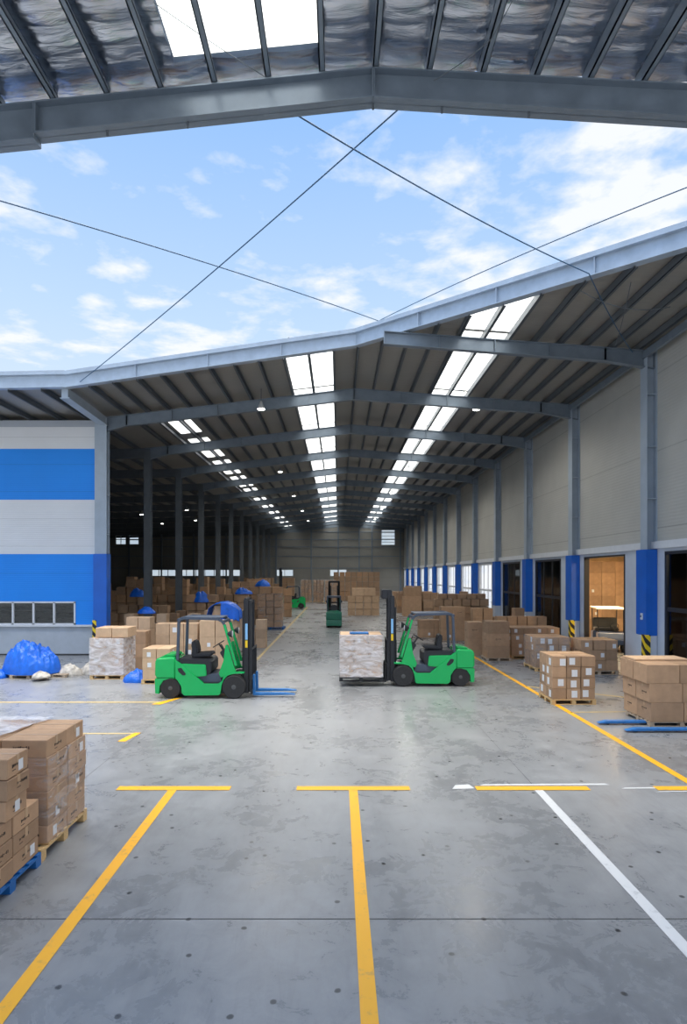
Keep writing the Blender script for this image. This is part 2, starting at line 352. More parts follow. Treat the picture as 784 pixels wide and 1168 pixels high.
line('floor_marking', [(-5.6, 12.3), (-4.13, 12.3), (-4.13, 12.38), (-5.6, 12.38)], 'line_faint')
line('floor_marking', [(-4.36, 11.75), (-4.2, 11.75), (-4.1, 12.4), (-4.24, 12.4)], 'line_orange', .005)
line('floor_marking', [(5.55, 14.2), (7.9, 14.3), (7.9, 14.38), (5.55, 14.28)], 'line_faint')
line('floor_marking', [(5.5, 17.5), (8.2, 15.5), (8.3, 15.6), (5.55, 17.6)], 'line_faint')

# -- I-beam between two points of a vertical plane y = const
def ibeam(name, pts, y, depth, fw, m, stiff=1.6, parent=None, depths=None):
    b = MB(); n = len(pts); depths = depths or [depth] * n
    for i in range(n - 1):
        (xa, za), (xb, zb) = pts[i], pts[i + 1]; da, db = depths[i], depths[i + 1]
        b.prism([(xa, za), (xb, zb), (xb, zb - db), (xa, za - da)], y - .008, y + .008, m)
        b.prism([(xa, za), (xb, zb), (xb, zb - .022), (xa, za - .022)], y - fw / 2, y + fw / 2, m)
        b.prism([(xa, za - da + .022), (xb, zb - db + .022), (xb, zb - db), (xa, za - da)], y - fw / 2, y + fw / 2, m)
        ln = abs(xb - xa); k = max(1, int(ln / stiff))
        for j in range(k + 1):
            u = j / k; x = xa + (xb - xa) * u; z = za + (zb - za) * u; d = da + (db - da) * u
            b.box(x - .012, x + .012, y - fw / 2 + .01, y + fw / 2 - .01, z - d, z, m)
    return S(b.build(name, parent))

# -- main roof: sheet, purlins, skylights
roof = S(empty('ceiling', (0, 0, 0)))
ZS = .22
sky_strips = [(-1.87, -.18), (3.72, 5.24), (-7.6, -6.6)]
xs = sorted(set([-34, -26, -18, -12, -9.6, -9.43, .6, 9.95] + [v for s_ in sky_strips for v in s_]))
for i in range(len(xs) - 1):
    a, b_ = xs[i], xs[i + 1]
    if b_ - a < .05: continue
    is_sky = any(abs(a - s_[0]) < .01 for s_ in sky_strips)
    if not is_sky:
        mb = MB(); n = 30
        mb.add([(a, yedge(a), zr(a) + ZS), (b_, yedge(b_), zr(b_) + ZS), (b_, YB + .3, zr(b_) + ZS), (a, YB + .3, zr(a) + ZS)], [(0, 3, 2, 1)], 'roofsheet')
        mb.build('roof_sheet', roof)
    else:
        lone = abs(a + 7.6) < .01
        segs = [(max(Y0 + BAY * k, 0) + .0, Y0 + BAY * (k + 1)) for k in range(-2, 12)]
        mid = (a + b_) / 2
        for (ya, yb) in segs:
            if lone and yb < 20: continue
            if lone and yb < 25: ya, yb = 20, 25.3
            elif lone and ya < 25: ya = 25.3
            gap_all = lone and yb < 25.5
            for (p, q_) in ((a, mid), (mid, b_)):
                y1 = max(yedge(p), ya); y2 = max(yedge(q_), ya)
                if min(y1, y2) >= yb: continue
                y1 = min(y1, yb); y2 = min(y2, yb)
                gap0, gap1 = .0, (8 if gap_all else .16 if not lone else 1.2)
                yb2 = yb - gap1
                if y1 < yb2 or y2 < yb2:
                    y1c, y2c = min(y1, yb2), min(y2, yb2)
                    MB().add([(p, y1c, zr(p) + ZS), (q_, y2c, zr(q_) + ZS), (q_, yb2, zr(q_) + ZS), (p, yb2, zr(p) + ZS)], [(0, 3, 2, 1)], 'skylight').build('skylight_panel', roof)
                MB().add([(p, max(y1, yb2), zr(p) + ZS), (q_, max(y2, yb2), zr(q_) + ZS), (q_, yb, zr(q_) + ZS), (p, yb, zr(p) + ZS)], [(0, 3, 2, 1)], 'roofsheet').build('roof_sheet', roof)
# purlins (C sections running the length of the hall)
pxs = [-.18 - .845 * i for i in range(0, 11)] + [.64, 1.42, 2.2, 2.96, 3.72, 4.48, 5.24, 6.05, 6.86, 7.67, 8.48, 9.25] + [-10.3 - 1.15 * i for i in range(0, 14)]
for x in pxs:
    z = zr(x); y = yedge(x) + .05
    b = MB(); h = ZS - .01
    b.box(x - .01, x + .01, y, YB, z, z + h, 'steel_dark'); b.box(x - .01, x + .07, y, YB, z, z + .015, 'steel_dark'); b.box(x - .01, x + .07, y, YB, z + h - .012, z + h, 'steel_dark')
    b.box(x + .06, x + .07, y, YB, z, z + .03, 'steel_dark')
    b.build('purlin', roof)
# fascia beams following the roof's cut edge
def fascia(name, p, q, zp, zq):
    b = MB(); p, q = Vector((*p, 0)), Vector((*q, 0)); d = (q - p).normalized(); nrm = Vector((d.y, -d.x, 0)) * .09
    def bar(t0, b0, off0, off1):
        vs = []
        for c, z in ((p, zp), (q, zq)):
            for o_ in (off0, off1):
                for h in (b0, t0): vs.append((c.x + nrm.x / .09 * o_, c.y + nrm.y / .09 * o_, z + h))
        b.add(vs, [(0, 1, 3, 2), (4, 6, 7, 5), (0, 4, 5, 1), (2, 3, 7, 6), (0, 2, 6, 4), (1, 5, 7, 3)], 'steel_light')
    bar(.50, .08, -.01, .01); bar(.52, .50, -.12, .12); bar(.08, .06, -.12, .12); bar(.64, .52, .02, .10)
    ln = (q - p).length; k = max(1, int(ln / 2.4))
    for j in range(1, k):
        c = p + (q - p) * (j / k); z = zp + (zq - zp) * j / k
        b.obox(c + Vector((0, 0, z + .08)), c + Vector((0, 0, z + .50)), .2, .02, 'steel_light', up=d)
    return S(b.build(name))
fascia('roof_edge_beam', (-34, 20.6), (-9.43, 20.6), zr(-34), zr(-9.43) + .02)
fascia('roof_edge_beam', (-9.43, 20.6), (.6, 19.9), zr(-9.43), zr(.6))
fascia('roof_edge_beam', (.6, 19.9), (9.95, 10.68), zr(.6), zr(9.95))
# rafters
for k in range(0, 13):
    y = Y0 + BAY * k
    xl = XC if k else XC
    if k == 0:
        ibeam('roof_beam', [(1.42, zr(1.42)), (XC - 1.2, zr(XC - 1.2)), (XC + .3, zr(XC + .3))], y, .42, .2, 'steel', depths=[.40, .42, .55])
    else:
        ibeam('roof_beam', [(-9.75, zr(-9.55)), (-8.6, zr(-8.6)), (XR, zr(XR)), (XC - 1.2, zr(XC - 1.2)), (XC + .3, zr(XC + .3))], y, .44, .2, 'steel', depths=[.62, .44, .46, .44, .6])
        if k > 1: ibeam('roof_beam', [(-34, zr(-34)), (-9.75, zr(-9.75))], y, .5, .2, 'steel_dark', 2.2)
# strut from the roof edge down to the corner column
b = MB(); b.obox((-9.5, 20.7, 9.60), (-9.5, 24.2, 9.50), .22, .34, 'column'); b.obox((-9.5, 20.7, 9.42), (-9.5, 24.2, 9.33), .34, .03, 'column'); S(b.build('roof_edge_beam'))
b = MB(); b.obox((XC, 11, 10.05), (XC, YB, 10.05), .10, .22, 'steel'); S(b.build('eaves_beam'))
# -- columns on the door wall, with blue cladding
def wall_column(k):
    y = Y0 + BAY * k; root = S(empty('steel_column', (0, 0, 0)))
    top = zr(XC) - .03; x0, x1 = XC, XW
    b = MB(); b.box(x0, x0 + .02, y - .2, y + .2, 1.4, top, 'column'); b.box(x0 + .02, x1, y - .01, y + .01, 1.4, top, 'column'); b.box(x1 - .02, x1, y - .2, y + .2, 1.4, top, 'column')
    for z in (5.6, 7.2, 8.8): b.box(x0 + .01, x1, y - .19, y + .19, z, z + .025, 'column')
    b.build('post', root)
    b = MB(); b.box(x0 - .03, x1 - .01, y - .22, y + .42, 1.42, 4.06, 'blue_clad'); b.build('blue_cladding', root, .012)
    b = MB(); b.box(x0 - .02, x1 - .01, y - .21, y + .40, 0, 1.42, 'white_paint'); b.build('plinth', root, .01)
for k in range(-1, 12): wall_column(k)
# -- free columns down the aisle
for k in range(1, 12):
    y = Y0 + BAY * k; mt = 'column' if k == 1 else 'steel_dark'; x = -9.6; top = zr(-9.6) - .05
    b = MB(); hw = .24 if k == 1 else .17
    b.box(x - hw, x + hw, y - .17, y - .15, 0, top, mt); b.box(x - hw, x + hw, y + .15, y + .17, 0, top, mt); b.box(x - .012, x + .012, y - .15, y + .15, 0, top, mt)
    b.box(x - hw + .01, x - hw + .03, y - .16, y + .16, 0, top, mt)
    for z in (4.9, 6.5, 7.7): b.box(x - hw, x + hw, y - .18, y + .16, z, z + .02, mt)
    if k == 1:
        root = S(empty('steel_column')); b.build('post', root)
        box('blue_cladding', x - .27, x + .27, y - .24, y + .2, 1.05, 4.12, 'blue_clad', root, .01)
        box('plinth', x - .26, x + .26, y - .23, y + .2, 0, 1.05, 'trimw', root, .01)
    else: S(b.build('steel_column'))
# -- door wall
wall = S(empty('wall_right'))
ytop = zr(XW) + .25
DZ = 3.98
box('wall_panel', XW, XW + .15, 9.5, YB + .2, 4.28, ytop, 'panel', wall)
S(box('trim_1', XW - .10, XW, 9.5, YB, 4.08, 4.30, 'trimw', wall))
for k in range(-2, 12):
    ya = Y0 + BAY * k; yb = ya + BAY; d0, d1 = ya + 1.85, ya + 5.2
    if k == -2: ya = 9.5; d0, d1 = 9.6, 11.8
    box('wall_panel', XW, XW + .15, ya, d0, 0, 4.28, 'white_paint', wall); box('wall_panel', XW, XW + .15, d1, yb, 0, 4.28, 'white_paint', wall)
    box('wall_panel', XW, XW + .15, d0, d1, DZ, 4.28, 'white_paint', wall)
    if k == 0:                                            # open doorway, dark lining
        r_ = S(empty('door_2'))
        b = MB(); b.box(XW - .02, XW + .17, d0, d0 + .06, 0, DZ, 'frame_dark'); b.box(XW - .02, XW + .17, d1 - .06, d1, 0, DZ, 'frame_dark'); b.box(XW - .02, XW + .17, d0, d1, DZ - .06, DZ, 'frame_dark')
        b.build('door_frame', r_)
    else:
        r_ = S(empty('door_%d' % (k + 3)))
        b = MB(); fm = 'frame_dark' if k < 3 else 'trimw'; t_ = .09
        b.box(XW - .02, XW + .12, d0, d0 + t_, 0, DZ, fm); b.box(XW - .02, XW + .12, d1 - t_, d1, 0, DZ, fm); b.box(XW - .02, XW + .12, d0, d1, DZ - t_, DZ, fm)
        nb = 3
        for j in range(1, nb): yy = d0 + (d1 - d0) * j / nb; b.box(XW + .01, XW + .05, yy - .035, yy + .035, 0, DZ, fm)
        b.box(XW, XW + .06, d0, d1, 2.20, 2.32, fm); b.box(XW, XW + .1, d0, d1, 0, .12, fm)
        b.build('door_frame', r_)
        if k < 3: box('glazing', XW + .03, XW + .04, d0 + .05, d1 - .05, .1, DZ - .05, 'glass', r_)
# small white switch box on the near clad column
t_ = empty('switch_box', (XC - .045, Y0 + .02, 2.0)); tag(t_, 'small white switch box fixed low on the widest blue column cladding', 'switch box')
box('housing', -.03, .015, -.05, .05, -.1, .1, 'trimw', t_, .006); box('switch', -.04, -.03, -.02, .02, -.03, .03, 'black', t_)
# -- back wall with framing and windows
bw = S(empty('wall_back'))
wins = [(3.85, 6.0, 6.4, 4.4, 6.7)]
segs_w = [(6.4, 8.4, 4.4, 6.6), (-31.0, -29.3, 8.9, 10.2), (-33.2, -31.5, 8.4, 9.2)]
band = [(-28, -14.3), (-9.2, -6.7), (-1.2, 1.2)]
b = MB(); zb0, zb1 = 3.0, 4.0
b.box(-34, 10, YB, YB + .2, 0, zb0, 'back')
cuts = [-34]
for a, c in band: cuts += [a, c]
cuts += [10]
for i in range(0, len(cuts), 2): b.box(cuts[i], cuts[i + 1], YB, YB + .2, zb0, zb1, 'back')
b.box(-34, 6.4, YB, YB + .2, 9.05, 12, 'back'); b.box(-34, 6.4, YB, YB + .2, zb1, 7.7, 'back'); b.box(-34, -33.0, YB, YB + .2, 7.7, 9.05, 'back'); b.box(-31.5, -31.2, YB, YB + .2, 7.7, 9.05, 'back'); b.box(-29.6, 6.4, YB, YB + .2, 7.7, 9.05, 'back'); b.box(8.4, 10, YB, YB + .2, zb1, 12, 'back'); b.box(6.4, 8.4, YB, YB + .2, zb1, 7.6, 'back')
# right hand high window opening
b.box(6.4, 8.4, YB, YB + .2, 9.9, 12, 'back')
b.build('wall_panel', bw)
def win(n, x0, x1, z0, z1, bars, rows=1, y=YB, mt='trimw'):
    r_ = S(empty('window_%d' % n)); b = MB()
    b.box(x0, x1, y - .05, y + .1, z0, z0 + .07, mt); b.box(x0, x1, y - .05, y + .1, z1 - .07, z1, mt)
    for j in range(bars + 1): x = x0 + (x1 - x0) * j / bars; b.box(x - .04, x + .04, y - .05, y + .1, z0, z1, mt)
    for j in range(1, rows): z = z0 + (z1 - z0) * j / rows; b.box(x0, x1, y - .02, y + .08, z - .03, z + .03, mt)
    b.build('window_frame', r_); box('window_glass', x0, x1, y + .02, y + .03, z0, z1, 'glass', r_); return r_
win(1, 6.4, 8.4, 7.6, 9.9, 1, 5); win(8, -31.2, -29.6, 7.7, 9.05, 1, 2); win(9, -33.0, -31.5, 7.7, 9.05, 2, 1)
for i, (a, c) in enumerate(band): win(2 + i, a, c, zb0, zb1, max(2, int((c - a) / 1.3)))
b = MB()
for x in (-31, -26.2, -21.4, -16.6, -12.9, -9.2, -4, 0, 3.1, 5.0, 9.2): b.box(x - .1, x + .1, YB - .22, YB, 0, zr(x), 'steel')
b.build('wall_post', bw)
b = MB()
for z in (4.15, 5.9, 7.3, 8.4, 9.5): b.box(-34, 9.7, YB - .12, YB - .02, z, z + .11, 'steel')
b.build('wall_rail', bw)
# -- far left end wall of the side bays
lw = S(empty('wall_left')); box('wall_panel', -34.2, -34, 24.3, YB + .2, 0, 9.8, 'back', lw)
# -- striped facade facing the yard
fc = S(empty('wall_front')); fy = 24.3; fx0, fx1 = -34, -9.86
def zf(py): return CH - (py - VY) / F * fy
box('top_band', fx0, fx1, fy, fy + .15, zf(487), zr(-12) - .02, 'fac_grey', fc)
box('white_cladding', fx0, fx1, fy, fy + .15, zf(512), zf(487), 'fac_white', fc)
box('blue_cladding', fx0, fx1, fy - .01, fy + .15, zf(570), zf(512), 'fac_blue', fc)
box('white_cladding', fx0, fx1, fy, fy + .15, zf(632), zf(570), 'fac_white', fc)
wx1 = P(85.5, 700, fy).x
b = MB(); b.box(fx0, fx1, fy - .01, fy + .15, zf(686), zf(632), 'fac_blue'); b.box(wx1, fx1, fy - .01, fy + .15, zf(713), zf(686), 'fac_blue'); b.build('blue_cladding', fc)
box('lower_wall', fx0, fx1, fy, fy + .2, 0, zf(713), 'concrete_kerb', fc)
box('ledge', fx0, fx1 + .02, fy - .12, fy + .05, zf(714.5), zf(712.5), 'trimw', fc)
box('edge_flashing', fx1 - .02, fx1 + .07, fy - .05, fy + .16, zf(713), zr(-12), 'trimw', fc)
box('skirting_strip', fx0, fx1, fy - .015, fy, 0, .06, 'joint', fc)
w5 = S(empty('window_5')); b = MB(); z0, z1 = zf(712.5), zf(686.5); pw = (85 - 61.5) / F * fy
for j in range(0, 9): x = wx1 - j * pw; b.box(x - .035, x + .035, fy - .04, fy + .08, z0, z1, 'trimw')
b.box(wx1 - 8 * pw, wx1 + .035, fy - .04, fy + .08, z0 - .02, z0 + .06, 'trimw'); b.box(wx1 - 8 * pw, wx1 + .035, fy - .04, fy + .08, z1 - .05, z1 + .02, 'trimw'); b.build('window_frame', w5)
box('window_glass', wx1 - 8 * pw, wx1, fy + .03, fy + .04, z0, z1, 'glass', w5)
# -- store room behind the door wall
rm = S(empty('wall_storeroom'))
b = MB(); b.box(18, 18.2, 9.5, 37, 0, 5.5, 'room'); b.box(XW + .15, 18, 36.8, 37, 0, 5.5, 'room'); b.box(XW + .15, 18, 9.3, 9.5, 0, 5.5, 'room'); b.build('wall_panel', rm)
S(box('ceiling_storeroom', XW + .15, 18.2, 9.3, 37, 5.4, 5.5, 'room'))
# -- roof over the viewpoint: end rafter, purlins, foil, rooflight
nr = S(empty('ceiling_canopy'))
NY = 8.9; NRX = .52
def zn(x): return CH + 7.50 - (.10 * (NRX - x) if x < NRX else .052 * (x - NRX))      # purlin underside = rafter top
ibeam('roof_beam', [(-9, zn(-9) - .02), (-4.5, zn(-4.5) - .02)], NY, .55, .24, 'steel', 4)
ibeam('roof_beam', [(-4.48, zn(-4.48) - .02), (NRX - .01, zn(NRX) - .02)], NY, .46, .24, 'steel', 20, depths=[.47, .44])
ibeam('roof_beam', [(NRX + .01, zn(NRX) - .02), (9, zn(9) - .02)], NY, .46, .24, 'steel', 20, depths=[.44, .52])
b = MB()
for x in (-3.45, -2.25, .0 + NRX, 1.55, 2.85): z = zn(x) - .48; b.tube([(x, NY, z), (x, NY, z - .08)], .018, 'steel_dark', 6)
b.build('beam_bolt', nr)
npx = [NRX + .795 * i for i in range(-11, 12)]
for x in npx:
    z = zn(x); b = MB()
    b.box(x - .01, x + .01, -3, NY + .12, z, z + .2, 'steel'); b.box(x - .01, x + .08, -3, NY + .12, z, z + .016, 'steel'); b.box(x + .07, x + .08, -3, NY + .12, z, z + .04, 'steel')
    b.build('purlin', nr)
sk0, sk1 = NRX - .795 * 4 + .28, NRX - .795
def foil_patch(x0, x1, y0, y1, nx, ny):
    mb = MB(); vs = []; fs = []
    for j in range(ny + 1):
        for i in range(nx + 1):
            x = x0 + (x1 - x0) * i / nx; y = y0 + (y1 - y0) * j / ny
            u = ((x - NRX) / .795) % 1; sag = -.035 * math.sin(math.pi * u) if ny > 3 else 0
            wv = noise.noise((x * 1.3, y * 9, 2.0)) * .022 + noise.noise((x * 5, y * 16, 5.0)) * .012 if ny > 3 else 0
            wv += -.02 * abs(math.sin(y * 7.5)) if ny > 3 else 0
            vs.append((x, y, zn(x) + .235 + sag + wv))
    for j in range(ny):
        for i in range(nx): a = j * (nx + 1) + i; fs.append((a, a + nx + 1, a + nx + 2, a + 1))
    mb.add(vs, fs, 'foil'); return mb.build('foil_insulation', nr, smooth=True)
for x0, x1 in ((-9, sk0), (sk1, 9)):
    foil_patch(x0, x1, 6.6, NY + .15, int((x1 - x0) / .04), 60); foil_patch(x0, x1, -3, 6.6, 20, 2)
foil_patch(sk0, sk1, 8.62, NY + .15, 50, 12); foil_patch(sk0, sk1, -3, 5.0, 20, 2)
# back sheet above the foil, closes the roof to the sky
b = MB()
def sheet(x0, x1, y0, y1): b.add([(x0, y0, zn(x0) + .30), (x1, y0, zn(x1) + .30), (x1, y1, zn(x1) + .30), (x0, y1, zn(x0) + .30)], [(0, 1, 2, 3)], 'steel_light')
for x0, x1 in ((-9, sk0), (sk1, NRX), (NRX, 9)): sheet(x0, x1, -3, NY + .16)
sheet(sk0, sk1, -3, 5.0); sheet(sk0, sk1, 8.62, NY + .16); b.build('roof_sheet', nr)
for x0, x1 in ((sk0, NRX - .795 * 3), (NRX - .795 * 3, NRX - .795 * 2), (NRX - .795 * 2, sk1)):
    MB().add([(x0, 5.0, zn(x0) + .27), (x1, 5.0, zn(x1) + .27), (x1, 8.62, zn(x1) + .27), (x0, 8.62, zn(x0) + .27)], [(0, 3, 2, 1)], 'skylight').build('skylight_panel', nr)

# ================================================================ things
# -- hanging lamps
def lamp(x, y, z, power, label):
    r_ = empty('ceiling_lamp', (x, y, z)); tag(r_, label, 'lamp', 'high bay lamps under the roof')
    MB().lathe([(.03, .30), (.05, .26), (.06, .2), (.14, .04), (.15, 0)], (0, 0, 0), (0, 0, 1), 'lampbody', 20).build('housing', r_, smooth=True)
    MB().lathe([(.135, -.02), (.135, .005)], (0, 0, 0), (0, 0, 1), 'lens', 20).build('lens', r_)
    MB().tube([(0, 0, .28), (0, 0, zr(x) - z + .02)], .012, 'steel_dark', 6).build('hanger', r_)
    l = bpy.data.lights.new('lamp_light', 'SPOT'); l.energy = power; l.shadow_soft_size = .35; l.spot_size = R(165); l.spot_blend = .6; l.color = (1, .95, .86)
    lo = bpy.data.objects.new('lamp_light', l); COL.objects.link(lo); lo.parent = r_; lo.location = (0, 0, -.08)
ordn = ['first', 'second', 'third', 'fourth', 'fifth', 'sixth', 'seventh', 'eighth', 'ninth', 'tenth', 'eleventh', 'twelfth'] + ['inner'] * 14
lp = P(298, 466.5, 22.9); lamp(lp.x, lp.y, lp.z, LAMP_W * .5, 'lit round lamp between the first and second rafters, blue facade side')
lp = P(543.5, 467, 24.9); lamp(lp.x, lp.y, lp.z, LAMP_W * .5, 'lit round lamp just behind the second rafter, door wall side')
for i, y in enumerate((39, 51, 63, 75)):
    lamp(-3.8, y, 10.0, LAMP_W * .9, 'small lit lamp, %s deep hall lamp from the doors, blue facade side' % ordn[i])
    lamp(4.6, y, 10.2, LAMP_W * .9, 'small lit lamp, %s deep hall lamp from the doors, door wall side' % ordn[i])
for i, (px, py, y) in enumerate(((213, 578, 52), (223, 581, 62), (162, 587, 44), (185, 593, 66))):
    p_ = P(px, py, y); lamp(p_.x, p_.y, min(p_.z, 8.9), LAMP_W * .22, 'dim lamp in the dark side bays, %s of four from the yard' % ordn[i])
# unseen warm fill lamps, added to brighten the store room
for i, (x, y) in enumerate(((12.4, 25.0), (12.2, 15.8), (10.7, 30.2))):
    r_ = empty('fill_lamp', (x, y, 5.0)); tag(r_, 'added warm fill lamp under the storeroom ceiling, %s' % (('above the golf cart', 'behind the near glazed door', 'behind the farther glazed doors')[i]), 'lamp')
    box('housing', -.6, .6, -.08, .08, .05, .4, 'lampbody', r_); box('tube', -.58, .58, -.05, .05, 0, .05, 'lens', r_)
    l = bpy.data.lights.new('lamp_light', 'AREA'); l.shape = 'RECTANGLE'; l.size = 1.2; l.size_y = .3; l.energy = (300, 900, 1500)[i]; l.color = (1, .74, .42)
    lo = bpy.data.objects.new('lamp_light', l); COL.objects.link(lo); lo.parent = r_; lo.location = (0, 0, -.06)

# -- cartons
CM = {}
def carton_mesh(w_, d_, h_, kind='carton'):
    key = (round(w_, 2), round(d_, 2), round(h_, 2), kind)
    if key in CM: return CM[key]
    w_, d_, h_ = key[:3]
    b = MB(); bm_ = b; x, y = w_ / 2, d_ / 2
    b.box(-x, x, -y, y, 0, h_, kind)
    me = b.mesh('carton', .007, False, 1)
    # tape along the lid seam and the lid flap slit
    b2 = MB(); e = .002; tw = .028
    b2.box(-x - e, x + e, -tw, tw, h_ - .001, h_ + e, 'tape')
    for sx in (-1, 1): b2.box(sx * x - e, sx * x + e, -tw, tw, h_ - .10, h_, 'tape')
    bm = bmesh.new(); bm.from_mesh(me); n0 = len(bm.faces)
    me2 = b2.mesh('t'); bm.from_mesh(me2); bm.faces.ensure_lookup_table()
    for f_ in bm.faces[n0:]: f_.material_index = 1
    bm.to_mesh(me); bm.free(); me.materials.append(M['tape'])
    CM[key] = me; return me
def thinbox(key, mk_):
    if key not in CM: CM[key] = mk_()
    return CM[key]
def lab_mesh(s_=1): return thinbox(('lab', s_), lambda: MB().box(-.05 * s_, .05 * s_, -.002, 0, -.06 * s_, .06 * s_, 'label').mesh('shipping_label'))
def ink_mesh(v):
    def f():
        rnd = random.Random(v); b = MB(); x = -.09
        while x < .09:                                    # a line of small printed strokes
            wd = rnd.uniform(.006, .018); h = rnd.uniform(.012, .035)
            b.box(x, x + wd, -.0015, 0, -h / 2 + rnd.uniform(-.004, .004), h / 2, 'ink'); x += wd + rnd.uniform(.004, .014)
        b.box(-.09, -.02, -.0015, 0, -.05, -.043, 'ink'); return b.mesh('printed_mark')
    return thinbox(('ink', v), f)
NC = [0]
def put(me, name, parent, loc, rz=0):
    o = bpy.data.objects.new(name, me); COL.objects.link(o); o.parent = parent; o.location = loc; o.rotation_euler = (0, 0, rz); return o
REC = []
def carton(x, y, z, w_, d_, h_, label, group, rz=0, kind='carton', lab=None, ink=None, score=1.0):
    REC.append((score * (4 if y < 25 and x < 9.7 else 1) * w_ * h_ / (x * x + y * y), (x, y, z, w_, d_, h_, label, group, rz, kind, lab, ink)))
def carton_now(x, y, z, w_, d_, h_, label, group, rz=0, kind='carton', lab=None, ink=None):
    """x, y: centre, z: underside. lab/ink: faces that carry a shipping label / printing ('f' front, 'l', 'r' sides)."""
    NC[0] += 1
    o = bpy.data.objects.new('carton', carton_mesh(w_, d_, h_, kind)); COL.objects.link(o)
    o.location = (x, y, z); o.rotation_euler = (0, 0, rz); tag(o, label, 'carton', group)
    def face(c, u, v_):
        if c == 'f': return (u * w_ * .32, -d_ / 2 - .001, h_ * .5 + v_ * h_ * .18), 0
        if c == 'l': return (-w_ / 2 - .001, u * d_ * .32, h_ * .5 + v_ * h_ * .18), -math.pi / 2
        return (w_ / 2 + .001, u * d_ * .32, h_ * .5 + v_ * h_ * .18), math.pi / 2
    for c in (lab or ''):
        p_, r_ = face(c, random.uniform(-.8, .8), random.uniform(-.6, .6)); put(lab_mesh(1.45 if 'labelled' in label or 'labels' in label else 1.15 if h_ > .24 else .95), 'shipping_label', o, p_, r_)
    for c in (ink or ''):
        p_, r_ = face(c, random.uniform(-.5, .5), random.uniform(-.2, .7)); put(ink_mesh(random.randrange(5)), 'printed_mark', o, p_, r_)
    return o
LAY = {1: ['only'], 2: ['bottom', 'top'], 3: ['bottom', 'middle', 'top'], 4: ['bottom', 'second', 'third', 'top'], 5: ['bottom', 'second', 'third', 'fourth', 'top'],
       6: ['bottom', 'second', 'third', 'fourth', 'fifth', 'top'], 7: ['bottom', 'second', 'third', 'fourth', 'fifth', 'sixth', 'top'], 8: ['bottom', 'second', 'third', 'fourth', 'fifth', 'sixth', 'seventh', 'top']}
def cname(i, n, a, b_):
    if n == 1: return ''
    if n == 2: return (a, b_)[i]
    if i == 0: return a
    if i == n - 1: return b_
    if n == 3: return 'middle'
    return ordn[i] + ' from ' + a.replace(' side', '')
def stack(desc, group, x0, y0, nx, ny, nz, w_, d_, h_, z0=0, kind='carton', rz=0, jit=.012, labp=0, inkp=0, faces='f', rough=False, sidea='facade side', sideb='door side'):
    """nx*ny*nz cartons from corner (x0, y0); rz turns the whole stack about that corner."""
    ca, sa = math.cos(rz), math.sin(rz)
    cut = {i: (random.choice((0, 0, 1, 1, 2)) if rough else 0) for i in range(nx)}; push = {i: (random.uniform(0, .25) * d_ if rough else 0) for i in range(nx)}
    for k in range(nz):
        for j in range(ny):
            for i in range(nx):
                if k >= nz - cut[i] and k > 0: continue
                lx, ly = (i + .5) * w_ + random.uniform(-jit, jit) * .4, (j + .5) * d_ + random.uniform(-jit, jit) * .4 + push[i]
                X, Y = x0 + lx * ca - ly * sa, y0 + lx * sa + ly * ca
                ww, dd = w_ - .012 - abs(random.choice((0, .01))), d_ - .012
                bits = [LAY[nz][k] + ' layer' if nz > 1 else '', cname(i, nx, sidea, sideb), cname(j, ny, 'front row', 'back row')]
                lbl = 'carton ' + desc + ', ' + ', '.join(t_ for t_ in bits if t_)
                lab = ''.join(c for c in faces if random.random() < labp); ink = ''.join(c for c in faces if random.random() < inkp)
                carton(X, Y, z0 + k * h_, ww, dd, h_ - .004, lbl.strip(', '), group, rz + random.uniform(-1, 1) * jit * .5, kind, lab, ink,
                       1 if j == 0 else .5 if k == nz - 1 else .25 if i == (nx - 1 if x0 < 0 else 0) else .01)
# -- pallets
def pallet(x0, y0, w_, d_, h_, m, label, rz=0, z=0, group=None):
    r_ = empty('pallet', (x0, y0, z), rz); tag(r_, label, 'pallet', group)
    b = MB(); n = 7
    for i in range(n): y = (d_ - .09) * i / (n - 1); b.box(0, w_, y, y + .09, h_ - .022, h_, m)
    for i in range(3): x = (w_ - .09) * i / 2; b.box(x, x + .09, 0, d_, h_ - .042, h_ - .0225, m)
    b.build('deck', r_)
    bk = MB().box(0, .10, 0, .12, .018, h_ - .042, m).mesh('block')
    for i in range(3):
        for j in range(3): put(bk, 'block', r_, ((w_ - .10) * i / 2, (d_ - .12) * j / 2, 0))
    sk = MB().box(0, w_, 0, .10, 0, .018, m).mesh('base_board')
    for j in range(3): put(sk, 'base_board', r_, (0, (d_ - .10) * j / 2 + .0, 0))
    return r_
# -- film around a load: wavy sleeve with a folded-over top edge
def wrap(x0, x1, y0, y1, z0, z1, label, m='film', rz=0, top=False, loc=(0, 0, 0)):
    vs, fs = [], []; n, k = 48, 22; per = []
    def pt(u):
        Lx, Ly = x1 - x0, y1 - y0; t_ = u * 2 * (Lx + Ly)
        if t_ < Lx: return x0 + t_, y0, 0, -1
        t_ -= Lx
        if t_ < Ly: return x1, y0 + t_, 1, 0
        t_ -= Ly
        if t_ < Lx: return x1 - t_, y1, 0, 1
        return x0, y1 - (t_ - Lx), -1, 0
    for j in range(k + 1):
        z = z0 + (z1 - z0) * j / k
        for i in range(n):
            x, y, nx_, ny_ = pt(i / n); o_ = .012 + .012 * noise.noise((x * 4, y * 4, z * 12 + x0))
            vs.append((x + nx_ * o_, y + ny_ * o_, z))
    for j in range(k):
        for i in range(n): fs.append((j * n + i, j * n + (i + 1) % n, (j + 1) * n + (i + 1) % n, (j + 1) * n + i))
    if top: fs.append(tuple(k * n + i for i in range(n)))
    o = MB().add(vs, fs, m).build('stretch_wrap', smooth=True, loc=loc); o.rotation_euler = (0, 0, rz)
    return tag(o, label, 'stretch wrap')
